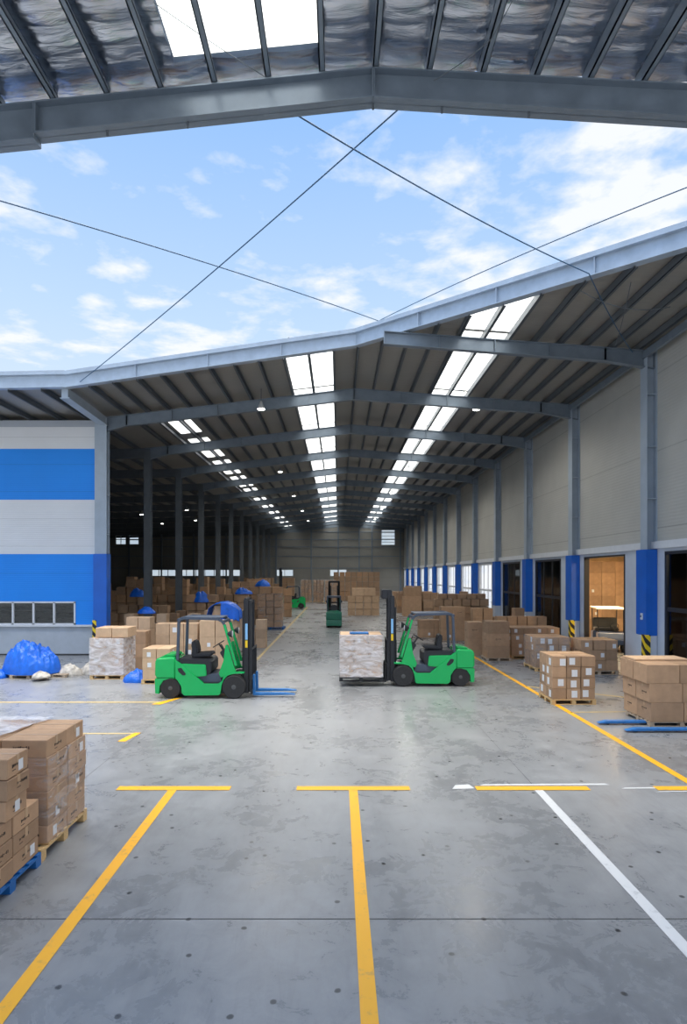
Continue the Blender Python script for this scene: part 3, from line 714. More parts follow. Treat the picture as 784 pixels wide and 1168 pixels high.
# -- tarpaulin heap
def tarp(cx, cy, z0, rx, ry, h_, label, seed=0, rz=0, n=72, name='tarpaulin', m='tarp', flat=.3, group=None):
    vs, fs = [], []
    for j in range(n + 1):
        for i in range(n + 1):
            u, v = -1 + 2 * i / n, -1 + 2 * j / n
            # square -> disc
            a, b_ = u * math.sqrt(1 - v * v / 2), v * math.sqrt(1 - u * u / 2); r_ = min(1, math.hypot(a, b_)); an = math.atan2(b_, a)
            rim = 1 + .16 * noise.noise((math.cos(an) * 1.7, math.sin(an) * 1.7, seed))
            base_ = max(0, 1 - r_ ** 3.2) ** .6 * (1 - flat * r_)
            q = Vector((a * rx, b_ * ry, seed))
            f_ = noise.noise(q * 1.8) * .34 + .06 - abs(noise.noise(Vector((q.x * 5.5 + q.y * 2, q.y * 2.2, seed)))) * .34 - abs(noise.noise(Vector((q.x * 4 - q.y * 9, q.x * 6 + q.y * 3, seed + 4)))) * .20 - abs(noise.noise(q * 14)) * .06
            z = h_ * base_ * (.98 + f_ * .95) + (.02 if r_ > .96 else .02 + .03 * (1 - r_))
            vs.append((a * rx * rim, b_ * ry * rim, max(z, .008)))
    for j in range(n):
        for i in range(n): a = j * (n + 1) + i; fs.append((a, a + 1, a + n + 2, a + n + 1))
    bo = len(vs); rimi = [i for i in range(n + 1)] + [(j) * (n + 1) + n for j in range(1, n + 1)] + [n * (n + 1) + i for i in range(n - 1, -1, -1)] + [j * (n + 1) for j in range(n - 1, 0, -1)]
    for i in rimi: vs.append((vs[i][0], vs[i][1], 0))
    K = len(rimi)
    for i in range(K): fs.append((rimi[i], bo + i, bo + (i + 1) % K, rimi[(i + 1) % K]))
    fs.append(tuple(bo + i for i in range(K)))
    o = MB().add(vs, fs, m).build(name, smooth=True, loc=(cx, cy, z0)); o.rotation_euler = (0, 0, rz)
    return tag(o, label, 'tarpaulin' if m == 'tarp' else 'sack', group)

# ---------------------------------------------------------------- foreground pallets by the orange lines
pallet(-4.58, 6.80, 1.19, 1.24, .15, 'wood', 'pale wooden pallet under the film-wrapped carton stack beside the orange floor line')
gA = 'cartons on the wooden pallet by the orange line'
stack('on wooden pallet by orange line', gA, -4.51, 6.97, 2, 2, 5, .56, .52, .20, .15, inkp=.8, faces='rf', labp=.35, jit=.03, sidea='outer side', sideb='line side')
stack('of top tier, wooden pallet by orange line', gA, -4.50, 6.95, 2, 2, 1, .55, .515, .215, 1.15, inkp=.8, faces='rf', labp=.6, jit=.03, sidea='outer side', sideb='line side')
wrap(-4.53, -3.385, 6.96, 8.02, .155, 1.17, 'clear film wrapped around the carton stack on the wooden pallet', 'film_thin')
# film sheet lying over the top
vs, fs = [], []; n = 26
for j in range(n + 1):
    for i in range(n + 1):
        x = -4.9 + 1.10 * i / n - .22 * (1 - j / n); y = 6.98 + 1.05 * j / n
        vs.append((x, y, 1.385 + .016 * noise.noise((x * 9 + y * 6, y * 3, 0)) + .012 * abs(noise.noise((x * 20, y * 3, 1))) - (.28 * (-4.56 - x) if x < -4.56 else 0)))
for j in range(n):
    for i in range(n): a = j * (n + 1) + i; fs.append((a, a + 1, a + n + 2, a + n + 1))
tag(MB().add(vs, fs, 'film').build('plastic_sheet', smooth=True), 'crumpled clear plastic sheet lying over the top cartons by the orange line', 'plastic sheet')
pallet(-4.56, 5.6, 1.18, 1.18, .14, 'pblue', 'blue plastic pallet under the stepped carton stack at the frame edge')
gB = 'cartons on the blue plastic pallet'
stack('on blue plastic pallet, lower block', gB, -4.515, 5.69, 2, 2, 3, .56, .545, .205, .14, inkp=.9, faces='rf', labp=.35, jit=.02, sidea='outer side', sideb='line side')
for k in range(3):
    for i in range(2):
        carton(-4.23 + .565 * i + (-.012, .014, .0)[k], 6.30, .755 + .218 * k, .55, .42, .214, 'carton on blue plastic pallet, %s layer of raised block, %s' % (LAY[3][k], ('outer side', 'line side')[i]), gB, ink='rf', lab='r' if k != 1 else '', rz=(.01, -.015, .02)[k])
# ---------------------------------------------------------------- carton stack with pallet-truck forks, by the door wall
pallet(6.74, 12.88, 1.4, 1.1, .11, 'wood_grey', 'grey wooden pallet hidden under the large plain cartons over the blue forks')
gC = 'large plain cartons over the blue forks'
for k in range(3):
    for j in range(2):
        for i in range(2):
            carton(6.70 + .72 * (i + .5) + (.05, .02, -.04)[k] * 1, 12.86 + .62 * (j + .5), .112 + .412 * k, .71, .60, .405,
                   'large plain carton over blue forks, %s layer, %s, %s' % (LAY[3][k], cname(i, 2, 'fork end', 'door-wall end'), ('front row', 'back row')[j]), gC, lab='', ink='l' if k < 2 else '', rz=random.uniform(-.012, .012))
tag(MB().box(-.6, .62, -.3, .3, 0, .035, 'carton_pale').build('cardboard_sheet', loc=(7.3, 13.75, 1.352), bevel=.004), 'flat pale cardboard sheet lying on top of the large plain cartons', 'cardboard sheet')
# pallet truck: forks poke out towards the aisle
pt = empty('pallet_truck', (5.72, 12.82, 0)); tag(pt, 'blue pallet truck whose forks stick out from under the large cartons', 'pallet truck')
for s_, off, ln in ((.30, -.02, 2.60), (-.34, .28, 2.60)):
    fk = MB().prism([(off, .035), (off + .16, .075), (off + .2, .085), (ln + .0, .085), (ln, .05), (off + .15, .03)], s_ - .08, s_ + .08, 'forkblue').build('fork', pt, .01)
    MB().lathe([(.035, -.05), (.035, .05)], (off + .22, s_, .036), (0, 1, 0), 'rubber', 14).build('roller', fk)
box('fork_frame', 2.55, 2.67, -.43, .40, .05, .42, 'forkblue', pt, .02)
MB().lathe([(.09, -.05), (.09, .05)], (2.80, 0, .09), (0, 1, 0), 'rubber', 20).build('steer_wheel', pt)
MB().tube([(2.77, 0, .3), (3.0, 0, 1.15)], .022, 'black').tube([(3.0, -.15, 1.15), (3.0, .15, 1.15)], .018, 'black').build('tiller', pt)
MB().lathe([(.06, 0), (.06, .28)], (2.75, 0, .2), (0, 0, 1), 'black', 16).build('pump', pt)

# ---------------------------------------------------------------- right side pallets
pallet(5.40, 15.06, 1.12, 1.0, .135, 'wood', 'yellowish wooden pallet under the white-labelled cartons beside the orange line')
stack('with white labels by orange line', 'white-labelled cartons beside the orange line', 5.41, 15.07, 3, 2, 4, .366, .49, .275, .135, labp=.75, faces='fl', jit=.012, sidea='line side', sideb='door side')
pallet(6.68, 20.2, 1.2, 1.25, .13, 'wood', 'wooden pallet under the wrapped cartons behind the white-labelled pallet')
stack('on second pallet behind labelled pallet', 'cartons on the second pallet', 6.69, 20.22, 3, 2, 4, .395, .61, .258, .13, labp=.35, faces='fl', kind='carton', sidea='line side', sideb='door side')
wrap(6.68, 7.89, 20.2, 21.46, .135, 1.16, 'clear film around the cartons on the second pallet behind the labelled one', 'film_thin')
pallet(6.75, 23.2, 1.9, 1.1, .13, 'wood', 'wooden pallet under the low labelled cartons near the second doorway')
stack('near second doorway', 'low labelled cartons near the second doorway', 6.76, 23.22, 4, 2, 4, .47, .54, .27, .13, labp=.55, faces='fl', sidea='line side', sideb='door side')
pallet(7.95, 19.55, 1.25, 1.1, .13, 'wood_grey', 'grey wooden pallet under the bulging cartons beside the open doorway')
stack('bulging, beside open doorway', 'bulging cartons beside the open doorway', 8.0, 19.6, 3, 2, 3, .40, .5, .335, .13, labp=.3, faces='f', jit=.05, sidea='line side', sideb='door side')
pallet(5.62, 22.6, .95, .9, .12, 'wood_grey', 'grey wooden pallet under the three tall plain cartons by the line end')
stack('tall plain, on pallet at line end', 'plain cartons at the end of the orange line', 5.66, 22.62, 1, 1, 3, .86, .82, .46, .12, inkp=.5, faces='fl')
stack('plain pair behind line end', 'plain cartons at the end of the orange line', 5.25, 24.1, 1, 1, 2, .62, .7, .68, 0, inkp=.4, faces='fl')
stack('small taped, between forklift and line', 'cartons behind the loaded forklift', 5.1, 29.6, 2, 1, 3, .60, .6, .56, 0, inkp=.3, labp=.3, faces='f')
stack('tall wide, behind forklift cab', 'cartons behind the loaded forklift', 4.2, 31.0, 2, 1, 2, .78, .7, .46, 0, labp=.6, faces='f')
stack('in high block behind line end', 'cartons in the middle of the door side', 6.4, 28.3, 5, 1, 4, .50, .6, .42, 0, labp=.4, faces='f', rough=True)
stack('in labelled block before glazed doors', 'cartons before the glazed doors', 7.0, 26.2, 5, 1, 4, .44, .5, .36, 0, labp=.9, faces='f')
stack('large brown cube by raised mast', 'cartons behind the raised mast', 5.1, 46.7, 1, 1, 1, 1.42, 1.2, 1.55, 0)
stack('lying on large brown cube', 'cartons behind the raised mast', 5.2, 46.8, 1, 1, 1, 1.3, 1.1, .72, 1.552)
stack('low group beside large brown cube', 'cartons behind the raised mast', 6.65, 46.7, 3, 1, 2, .8, 1.0, .62, 0, sidea='aisle side')
stack('standing behind the large brown cube', 'cartons behind the raised mast', 5.0, 50.5, 5, 1, 4, .72, .9, .58, 0, sidea='aisle side', rough=True)
stack('dark, second block past raised mast', 'cartons behind the raised mast', 7.2, 43, 4, 1, 4, .55, .7, .52, 0, sidea='aisle side', rough=True)
stack('long low row along door wall', 'long low row of cartons by the door wall', 5.9, 36.5, 6, 1, 4, .56, .8, .45, 0, labp=.5, faces='f', sidea='aisle side')
stack('upper tier of long low row', 'long low row of cartons by the door wall', 6.1, 36.6, 5, 1, 1, .6, .7, .32, 1.8, labp=.9, faces='f', sidea='aisle side')
stack('far pile beneath the blue columns', 'far cartons beneath the blue columns', 5.3, 58, 6, 1, 4, .65, .9, .55, 0, sidea='aisle side', rough=True)

# ---------------------------------------------------------------- centre far stacks
stack('mid-hall pair row with high top', 'cartons in mid hall', .75, 47.7, 4, 1, 3, .64, .9, .52, 0, kind='carton_pale', inkp=0, sidea='aisle side')
stack('on top of mid-hall block', 'cartons in mid hall', 1.1, 47.8, 2, 1, 1, .95, .9, .62, 1.56, kind='carton_pale', sidea='aisle side')
stack('long far row before back wall', 'far cartons before the back wall', -.6, 74, 8, 1, 6, .72, 1.0, .60, 0, sidea='aisle side')
def small_heap(desc, group, x0, y0, nx, nz, w_, h_): stack(desc, group, x0, y0, nx, 1, nz, w_, 1.1, h_, .14, labp=.6, faces='f')
for (x0, desc) in ((-4.4, 'first far wrapped pallet from facade'), (-2.95, 'second far wrapped pallet from facade'), (-1.5, 'third far wrapped pallet from facade')):
    y0 = 67 if x0 > -2 else 70
    pallet(x0, y0, 1.25, 1.1, .14, 'wood', 'wooden pallet under the ' + desc)
    stack('on ' + desc, 'cartons on the far wrapped pallets', x0 + .02, y0 + .02, 3, 1, 7, .41, 1.05, .355, .14)
    wrap(x0, x0 + 1.24, y0, y0 + 1.12, .145, 2.66, 'film around the ' + desc, 'film_thin')

# ---------------------------------------------------------------- blue-pallet wrapped stacks by the aisle (left of the main lane)
pallet(-4.85, 35.5, 1.6, 1.2, .14, 'pblue', 'blue pallet under the tall wrapped carton load at the aisle')
stack('of tall wrapped load at the aisle', 'tall wrapped load at the aisle', -4.80, 35.52, 3, 1, 5, .48, 1.1, .40, .14)
wrap(-4.82, -3.32, 35.5, 36.66, .145, 2.16, 'film around the tall load on the blue pallet at the aisle', 'film_thin')
stack('upper pair above aisle load', 'tall wrapped load at the aisle', -4.6, 35.6, 2, 1, 1, .62, .9, .42, 2.145)

# ---------------------------------------------------------------- wrapped pallet beside the facade
pallet(-7.8, 18.7, 1.06, 1.05, .13, 'wood', 'yellowish wooden pallet under the white wrapped load beside the facade')
stack('inside white wrapped load', 'cartons in the white wrapped load', -7.79, 18.71, 2, 2, 4, .515, .51, .29, .13, kind='carton_pale', faces='fr', labp=.5)
wrap(-7.81, -6.73, 18.69, 19.77, .135, 1.30, 'thick whitish film around the load beside the facade', 'film')
stack('loose on white wrapped load', 'loose cartons on the white wrapped load', -7.66, 18.78, 2, 1, 1, .52, .8, .30, 1.31, kind='carton_pale', faces='f')
stack('tall, behind white wrapped load', 'cartons behind the white wrapped load', -7.95, 22.3, 2, 1, 4, .45, .6, .42, 0, kind='carton_pale')
stack('pair between wrapped load and tall stack', 'cartons behind the white wrapped load', -7.25, 20.6, 1, 1, 3, .6, .6, .44, 0)
pallet(-5.92, 17.9, .9, 1.0, .13, 'wood', 'wooden pallet behind the counterweight of the empty forklift')
stack('behind counterweight of empty forklift', 'cartons behind the empty forklift', -5.9, 17.92, 2, 2, 3, .43, .48, .31, .13, kind='carton_pale', labp=.6, faces='fr')
stack('white-labelled, behind empty forklift seat', 'cartons behind the empty forklift', -6.45, 21.0, 3, 1, 4, .50, .6, .39, 0, kind='carton_pale', labp=.5, faces='f')
stack('tall, seen through empty forklift cab', 'cartons seen through the empty forklift cab', -4.85, 20.8, 2, 1, 3, .55, .6, .56, 0, kind='carton_pale', labp=.2, faces='f')
# mound of cartons inside the side bays
stack('long row behind corner column', 'long row behind the corner column', -9.2, 25.4, 7, 1, 4, .46, .6, .40, 0, kind='carton_pale', rough=True)
stack('on second row behind tall stack', 'second row behind the corner column', -6.0, 26.6, 6, 1, 4, .46, .6, .42, 0, kind='carton_pale', rough=True)
stack('dark, in third row of side bay', 'third row in the side bays', -12.6, 31.2, 8, 1, 5, .52, .6, .42, 0, rough=True)
stack('dark, fourth row beside aisle columns', 'fourth row in the side bays', -8.9, 32.5, 7, 1, 5, .56, .7, .44, 0, rough=True)
stack('in block beneath the side columns', 'fifth row in the side bays', -9.0, 38.5, 9, 1, 5, .55, .7, .50, 0, rough=True)
stack('high pile beyond the side columns', 'sixth row in the side bays', -15.5, 38, 9, 1, 6, .65, .8, .50, 0, rough=True)
stack('on row by the aisle, past tarpaulin', 'seventh row in the side bays', -8.9, 46.0, 8, 1, 5, .66, .8, .55, 0, rough=True)
stack('far block past the side columns', 'eighth row in the side bays', -11.5, 56, 8, 1, 5, .72, .9, .58, 0, rough=True)
stack('far dark block deep in side bay', 'ninth row in the side bays', -21, 52, 12, 1, 5, .8, 1, .62, 0, rough=True)
stack('farthest row under back windows', 'tenth row in the side bays', -24, 72, 22, 1, 4, .85, 1, .72, 0, rough=True)

# ---------------------------------------------------------------- tarpaulins and rubbish
pallet(-10.35, 18.75, 1.15, 1.0, .12, 'wood_grey', 'worn wooden pallet sticking out from under the large crumpled blue tarpaulin', rz=.05)
pallet(-9.6, 19.1, .9, .9, .1, 'wood_grey', 'broken wooden pallet lying between the tarpaulin and the sacks', rz=-.12)
tarp(-9.95, 19.35, .122, .95, .62, .92, 'large crumpled blue tarpaulin heaped on a pallet before the facade', 1.3, flat=.15)
tarp(-11.0, 19.0, 0, .45, .35, .35, 'small fold of blue tarpaulin on the floor at the heap edge', 5.1)
tarp(-6.2, 18.35, 0, .40, .28, .36, 'small crumpled blue tarpaulin on the floor beside the wrapped load', 2.2)
tarp(-8.75, 19.5, 0, .42, .3, .34, 'dirty grey sack slumped beside the broken pallet', 3.3, name='sack', m='sack')
tarp(-8.2, 19.7, 0, .34, .28, .38, 'pale dirty sack rolled up next to the wrapped load', 4.4, name='sack', m='sack')
tarp(-9.25, 18.55, .102, .28, .25, .16, 'flattened brown rag lying on the broken pallet', 6.4, name='sack', m='sack')
tarp(-8.28, 25.75, 1.61, .40, .30, .26, 'blue tarpaulin tucked on the long row behind the corner column', 7.7, n=24)
tarp(-5.25, 32.9, 2.21, .48, .34, .34, 'blue tarpaulin on the dark row behind the aisle columns', 8.8, n=24)
tarp(-7.5, 32.9, 1.77, .60, .34, .55, 'blue tarpaulin bundle beside a side bay column', 9.9, n=24)
tarp(-10.6, 31.5, 2.11, .45, .3, .4, 'blue tarpaulin on the third row behind the corner column', 11.2, n=24)
tarp(-4.9, 38.9, 2.51, .5, .34, .4, 'blue tarpaulin high on the fifth row near the aisle', 12.5, n=24)
# draped blue tarpaulin arching over cartons behind the empty forklift's mast
bx = P(255, 700, 23.5)
vs, fs = [], []; n, k = 30, 26
for j in range(k + 1):
    for i in range(n + 1):
        u, v = i / n, j / k
        ang = math.pi * (.04 + .98 * u); rr = .62 + .05 * noise.noise((u * 4, v * 5, 3))
        x = -math.cos(ang) * rr * 1.02; z = math.sin(ang) * rr * .86
        if u > .82: z -= .12 * (u - .82) * 5; x += .02
        if u < .12: z -= .10
        y = (v - .5) * .9 + .04 * noise.noise((u * 6, v * 3, 9))
        z += .035 * noise.noise((x * 6, y * 8, 4)) + .02 * abs(noise.noise((x * 14, y * 14, 4)))
        vs.append((x, y, z))
for j in range(k):
    for i in range(n): a = j * (n + 1) + i; fs.append((a, a + 1, a + n + 2, a + n + 1))
o_ = len(vs); m_ = 12                                   # the side that hangs down over the front of the carton
for j in range(m_ + 1):
    for i in range(14):
        a = vs[13 + i]; t_ = j / m_; lo = -.10 - .12 * abs(math.sin(i * .9))
        vs.append((a[0] + .03 * math.sin(i * 1.1) * t_, a[1] - .03 * t_ - .05 * math.sin(i * .8 + 1) * t_ - .02, a[2] * (1 - t_) + lo * t_))
for j in range(m_):
    for i in range(13): a = o_ + j * 14 + i; fs.append((a, a + 1, a + 15, a + 14))
dt = MB().add(vs, fs, 'tarp').build('tarpaulin', smooth=True, loc=(bx.x - .02, 23.9, 1.66))
mdf = dt.modifiers.new('thickness', 'SOLIDIFY'); mdf.thickness = .012
tag(dt, 'blue tarpaulin arched over a carton behind the mast of the empty forklift', 'tarpaulin')
stack('under arched blue tarpaulin', 'cartons under the arched tarpaulin', -5.05, 23.5, 2, 1, 3, .53, .8, .55, 0, kind='carton_pale')
carton(-4.6, 23.9, 1.655, .62, .6, .40, 'small carton directly inside the arch of the blue tarpaulin', 'cartons under the arched tarpaulin', kind='carton_pale')

# ---------------------------------------------------------------- corner guards
def guard(x, y, label, sx=1):
    r_ = empty('corner_guard', (x, y, 0)); tag(r_, label, 'corner guard', 'black and yellow corner guards on the columns')
    b = MB(); b.box(-.02, .0, 0, .22, .0, 1.45, 'hazard'); b.box(-.02, .14, -.02, 0, 0, 1.45, 'hazard'); b.build('striped_plate', r_, .004)
guard(XC - .05, Y0 - .22, 'black and yellow guard on the widest blue column beside the large plain cartons')
guard(XC - .05, Y0 + BAY - .22, 'black and yellow guard on the blue column between open doorway and glazed door')
guard(-9.88, 24.0, 'black and yellow guard at the corner of the striped facade')

# ---------------------------------------------------------------- forklifts
def wheel(parent, x, y, r_, wd, side):
    wq = MB().lathe([(r_ * .62, -wd / 2), (r_ * .93, -wd / 2), (r_, -wd / 2 + .03), (r_, wd / 2 - .03), (r_ * .93, wd / 2), (r_ * .62, wd / 2)], (0, 0, 0), (0, 1, 0), 'rubber', 36).build('wheel', parent, smooth=True, loc=(x, y, r_))
    hb_ = MB().lathe([(r_ * .62, -wd / 2 + .02), (r_ * .58, -wd / 2 + .0), (r_ * .40, -wd / 2 + .06), (r_ * .2, -wd / 2 + .05), (r_ * .2, -wd / 2 - .0), (.02, -wd / 2 - .01)], (0, 0, 0), (0, -side, 0) if False else (0, 1, 0), 'hub', 28)
    if side > 0: hb_.v = [(v[0], -v[1], v[2]) for v in hb_.v]
    for a in range(6):
        an = a * math.pi / 3; yy = side * (wd / 2 - .035); hb_.tube([(r_ * .48 * math.cos(an), yy, r_ * .48 * math.sin(an)), (r_ * .48 * math.cos(an), yy + side * .02, r_ * .48 * math.sin(an))], .014, 'chrome', 6)
    hb_.build('hub', wq, smooth=True)
def forklift(loc, rz, label, body='green', mast_h=2.62, lift=0.05, sc_=1.0, forkmat='forkblue', mast_ext=0):
    f_ = empty('forklift', loc, rz); f_.scale = (sc_,) * 3; tag(f_, label, 'forklift', 'forklifts'); W = .54
    # local: x forwards, y sideways, origin under the rear axle
    cw = MB()
    cw.prism([(-.41, .58), (-.36, .53), (.14, .53), (.14, 1.06), (.08, 1.10), (-.34, 1.08), (-.40, 1.02)], -W, W, body)
    o = cw.build('counterweight', f_, .04, True, 3)
    MB().prism([(-.40, .14), (-.30, .12), (-.28, .33), (-.18, .48), (-.02, .53), (.12, .53), (.12, .545), (-.385, .545), (-.41, .50)], -W + .01, W - .01, body).build('lower_counterweight', f_, .015, True)
    MB().prism([(-.26, 1.09), (.1, 1.10), (.08, 1.16), (-.2, 1.14)], -.36, .36, body).build('rear_cover', f_, .02, True)
    for s_ in (-1, 1):
        y0_, y1_ = (-W, -W + .10) if s_ < 0 else (W - .10, W)
        h_ = MB(); h_.prism([(.14, 1.02), (.20, .98), (.34, .86), (.90, .40), (1.28, .40), (1.37, .46), (1.42, .60), (1.48, .66), (1.60, .705), (1.96, .71), (1.96, .67), (1.68, .655), (1.52, .61), (1.42, .50), (1.37, .36), (1.33, .12), (1.28, .09), (.38, .08), (.31, .14), (.29, .33), (.20, .48), (.14, .53)], y0_, y1_, body)
        sh = h_.build('side_panel', f_, .008, True)
        MB().prism([(.20, .80), (.30, .82), (.42, .66), (.40, .62), (.33, .62), (.22, .72)], y0_ - .004 if s_ < 0 else y1_ - .01, y0_ + .01 if s_ < 0 else y1_ + .004, 'black').build('grip_recess', sh)
    box('chassis', .1, 1.45, -W + .1, W - .1, .12, .42, 'black', f_)
    box('floor_plate', .88, 1.45, -W + .02, W - .02, .40, .43, 'black', f_)
    MB().prism([(.86, .43), (1.36, .43), (1.30, .64), (.60, .64)], -W + .1, W - .1, 'guard').build('step', f_)
    # engine cover: green side box under a dark hood
    MB().prism([(.32, .52), (.96, .60), (.93, .90), (.20, .92), (.2, .60)], -W + .03, W - .03, body).build('engine_side', f_, .02, True)
    MB().prism([(.14, .96), (.24, .91), (.90, .87), (.91, .62), (1.0, .62), (1.08, .70), (1.08, .98), (1.0, 1.03), (.2, 1.05)], -W + .08, W - .08, 'black').build('engine_hood', f_, .02, True)
    # seat
    st = MB().prism([(.55, 1.04), (1.02, 1.08), (1.06, 1.14), (1.04, 1.19), (.62, 1.16), (.52, 1.12)], -.24, .24, 'black').build('seat', f_, .03, True, 3)
    MB().prism([(.46, 1.06), (.58, 1.05), (.66, 1.16), (.64, 1.34), (.58, 1.50), (.50, 1.50), (.47, 1.40), (.50, 1.24)], -.22, .22, 'black').build('seat_back', st, .03, True, 3)
    # dash, cowl and steering
    MB().prism([(1.34, .55), (1.74, .72), (1.70, .80), (1.52, 1.42), (1.46, 1.42), (1.40, .98), (1.28, .66)], -.50, -.40, body).build('front_cowl', f_, .01, True)
    MB().prism([(1.34, .55), (1.74, .72), (1.70, .80), (1.52, 1.42), (1.46, 1.42), (1.40, .98), (1.28, .66)], .40, .50, body).build('front_cowl', f_, .01, True)
    MB().prism([(1.30, .50), (1.5, .50), (1.62, .90), (1.50, 1.25), (1.38, 1.30), (1.28, 1.2), (1.40, 1.0), (1.33, .75)], -.38, .38, 'black').build('dashboard', f_, .015, True)
    MB().tube([(1.38, 0, 1.1), (1.20, 0, 1.38)], .022, 'black').build('steering_column', f_)
    ring = [(1.18 + .17 * math.cos(a) * .85, .17 * math.sin(a), 1.39 + .17 * math.cos(a) * .53) for a in [2 * math.pi * i / 20 for i in range(21)]]
    sw = MB().tube(ring, .014, 'black', 8); sw.tube([ring[0], (1.18, 0, 1.38), ring[10]], .01, 'black', 6); sw.tube([ring[5], (1.18, 0, 1.38)], .01, 'black', 6); sw.build('steering_wheel', f_, smooth=True)
    for yy in (-.30, -.24): MB().tube([(1.42, yy, 1.2), (1.30, yy, 1.42)], .009, 'black', 6).build('lever', f_)
    # overhead guard
    for s_ in (-1, 1):
        y = s_ * .46
        pts = [(.18, y, 1.0), (.20, y, 1.6), (.215, y, 2.03), (.25, y, 2.10), (.34, y, 2.135), (1.25, y * .94, 2.10), (1.36, y * .94, 2.05), (1.42, y * .94, 1.96), (1.74, y * .98, .86)]
        gq = MB()
        for a, c in zip(pts, pts[1:]): gq.obox(a, c, .07, .075, 'guard' if c[2] > 1.0 and a[0] < 1.4 else body, up=(0, 1, 0))
        gq.build('guard_pillar', f_, .006)
    rf = MB(); rf.box(.24, 1.36, -.46, .46, 2.125, 2.15, 'guard')
    rf.obox((.2, -.46, 2.08), (.2, .46, 2.08), .07, .08, 'guard'); rf.obox((1.38, -.43, 2.03), (1.38, .43, 2.03), .07, .07, 'guard')
    rf.build('overhead_guard', f_, .008)
    for s_ in (-1, 1):                                      # head lamps and mirrors on the front pillars
        hl = MB().lathe([(.03, .10), (.09, .02), (.10, -.02), (.09, -.03)], (1.62, s_ * .50, 1.72), (-1, 0, 0), 'black', 18).build('head_lamp', f_, smooth=True)
        MB().lathe([(.082, .0), (.082, .01)], (1.645, s_ * .50, 1.72), (1, 0, 0), 'label', 18).build('lens', hl)
        MB().tube([(1.50, s_ * .46, 1.72), (1.58, s_ * .50, 1.72)], .015, 'black', 6).build('lamp_bracket', f_)
    # wheels
    for s_ in (-1, 1):
        wheel(f_, 0, s_ * (W - .11), .275, .18, s_); wheel(f_, 1.69, s_ * (W - .09), .31, .22, s_)
    # mast
    ms_ = empty('mast'); ms_.parent = f_
    for s_ in (-1, 1):
        b = MB(); y = s_ * .36; yi = s_ * .30
        b.box(1.93, 2.05, y - .04, y + .04, .12, mast_h, 'black'); b.box(1.93, 1.95, y - .06, y + .06, .12, mast_h, 'black'); b.build('outer_upright', ms_, .004)
        b = MB(); b.box(2.00, 2.12, yi - .035, yi + .035, .14, mast_h - .02 + mast_ext, 'black'); b.build('inner_upright', ms_, .004)
        MB().tube([(1.90, s_ * .24, .3), (1.90, s_ * .24, mast_h - .3)], .035, 'black', 12).build('lift_cylinder', ms_, smooth=True)
        MB().tube([(2.06, s_ * .16, .5), (2.06, s_ * .16, mast_h + mast_ext - .12)], .012, 'hub', 6).build('lift_chain', ms_)
        b = MB(); b.box(1.97, 2.035, y - .045 if s_ < 0 else y + .04, y - .04 if s_ < 0 else y + .045, 1.55, 1.98, 'skyblue'); b.box(1.97, 2.035, y - .045 if s_ < 0 else y + .04, y - .04 if s_ < 0 else y + .045, 1.34, 1.53, 'yellow'); b.build('sticker', ms_)
    b = MB()
    for z in (.22, mast_h * .5, mast_h - .06): b.box(1.94, 2.0, -.38, .38, z, z + .10, 'black')
    b.box(2.02, 2.10, -.32, .32, mast_h - .10 + mast_ext, mast_h - .02 + mast_ext, 'black'); b.build('cross_member', ms_, .006)
    if mast_ext > 0:
        box('hose_reel', 2.0, 2.3, -.3, .3, mast_h - .05, mast_h + mast_ext, 'black', ms_, .02)
    MB().tube([(1.86, .1, .7), (1.86, .1, 1.3), (1.92, .1, 1.5)], .02, 'black', 8).build('hose', ms_, smooth=True)
    MB().tube([(1.50, -.2, .55), (1.92, -.2, .62)], .04, 'chrome', 10).build('tilt_cylinder', ms_, smooth=True)
    # carriage, load backrest, forks
    cr_ = empty('carriage'); cr_.parent = f_; cr_.location = (0, 0, lift)
    b = MB(); b.box(2.12, 2.17, -.50, .50, .06, .16, 'black'); b.box(2.12, 2.17, -.50, .50, .44, .54, 'black')
    for y in (-.46, -.2, .2, .46): b.box(2.125, 2.155, y - .03, y + .03, .1, .54, 'black')
    b.build('carriage_plate', cr_, .004)
    b = MB(); b.box(2.13, 2.16, -.50, .50, 1.22, 1.27, 'black')
    for y in (-.48, -.29, -.1, .1, .29, .48): b.box(2.13, 2.155, y - .018, y + .018, .5, 1.25, 'black')
    b.build('load_backrest', cr_, .004)
    for s_ in (-1, 1):
        fk = MB(); fk.prism([(2.17, .55), (2.22, .55), (2.23, .07), (3.05, .06), (3.28, .03), (3.30, .015), (2.19, .0), (2.17, .02)], s_ * .28 - .075, s_ * .28 + .075, forkmat); fk.build('fork', cr_, .004)
    return f_
# empty forklift facing the aisle; its near side wheels stand at depth 15.8
forklift((-4.46, 16.34, 0), 0, 'green forklift with empty blue forks, nearest the blue striped facade'.replace('nearest', 'standing before'))
# loaded forklift facing the other one
forklift((3.60, 18.04, 0), math.pi, 'green forklift carrying a film-wrapped load, beside the orange line', mast_h=2.62, lift=.10, mast_ext=.22, forkmat='pblack')
forklift((-3.55, 57.5, 0), math.pi, 'small distant bright green forklift parked deep in the hall', mast_h=3.9, forkmat='pblack')
forklift((-.27, 37.0, 0), math.pi / 2, 'dark teal forklift seen from behind in the central lane', body='teal', mast_h=3.15, sc_=.9, forkmat='pblack')
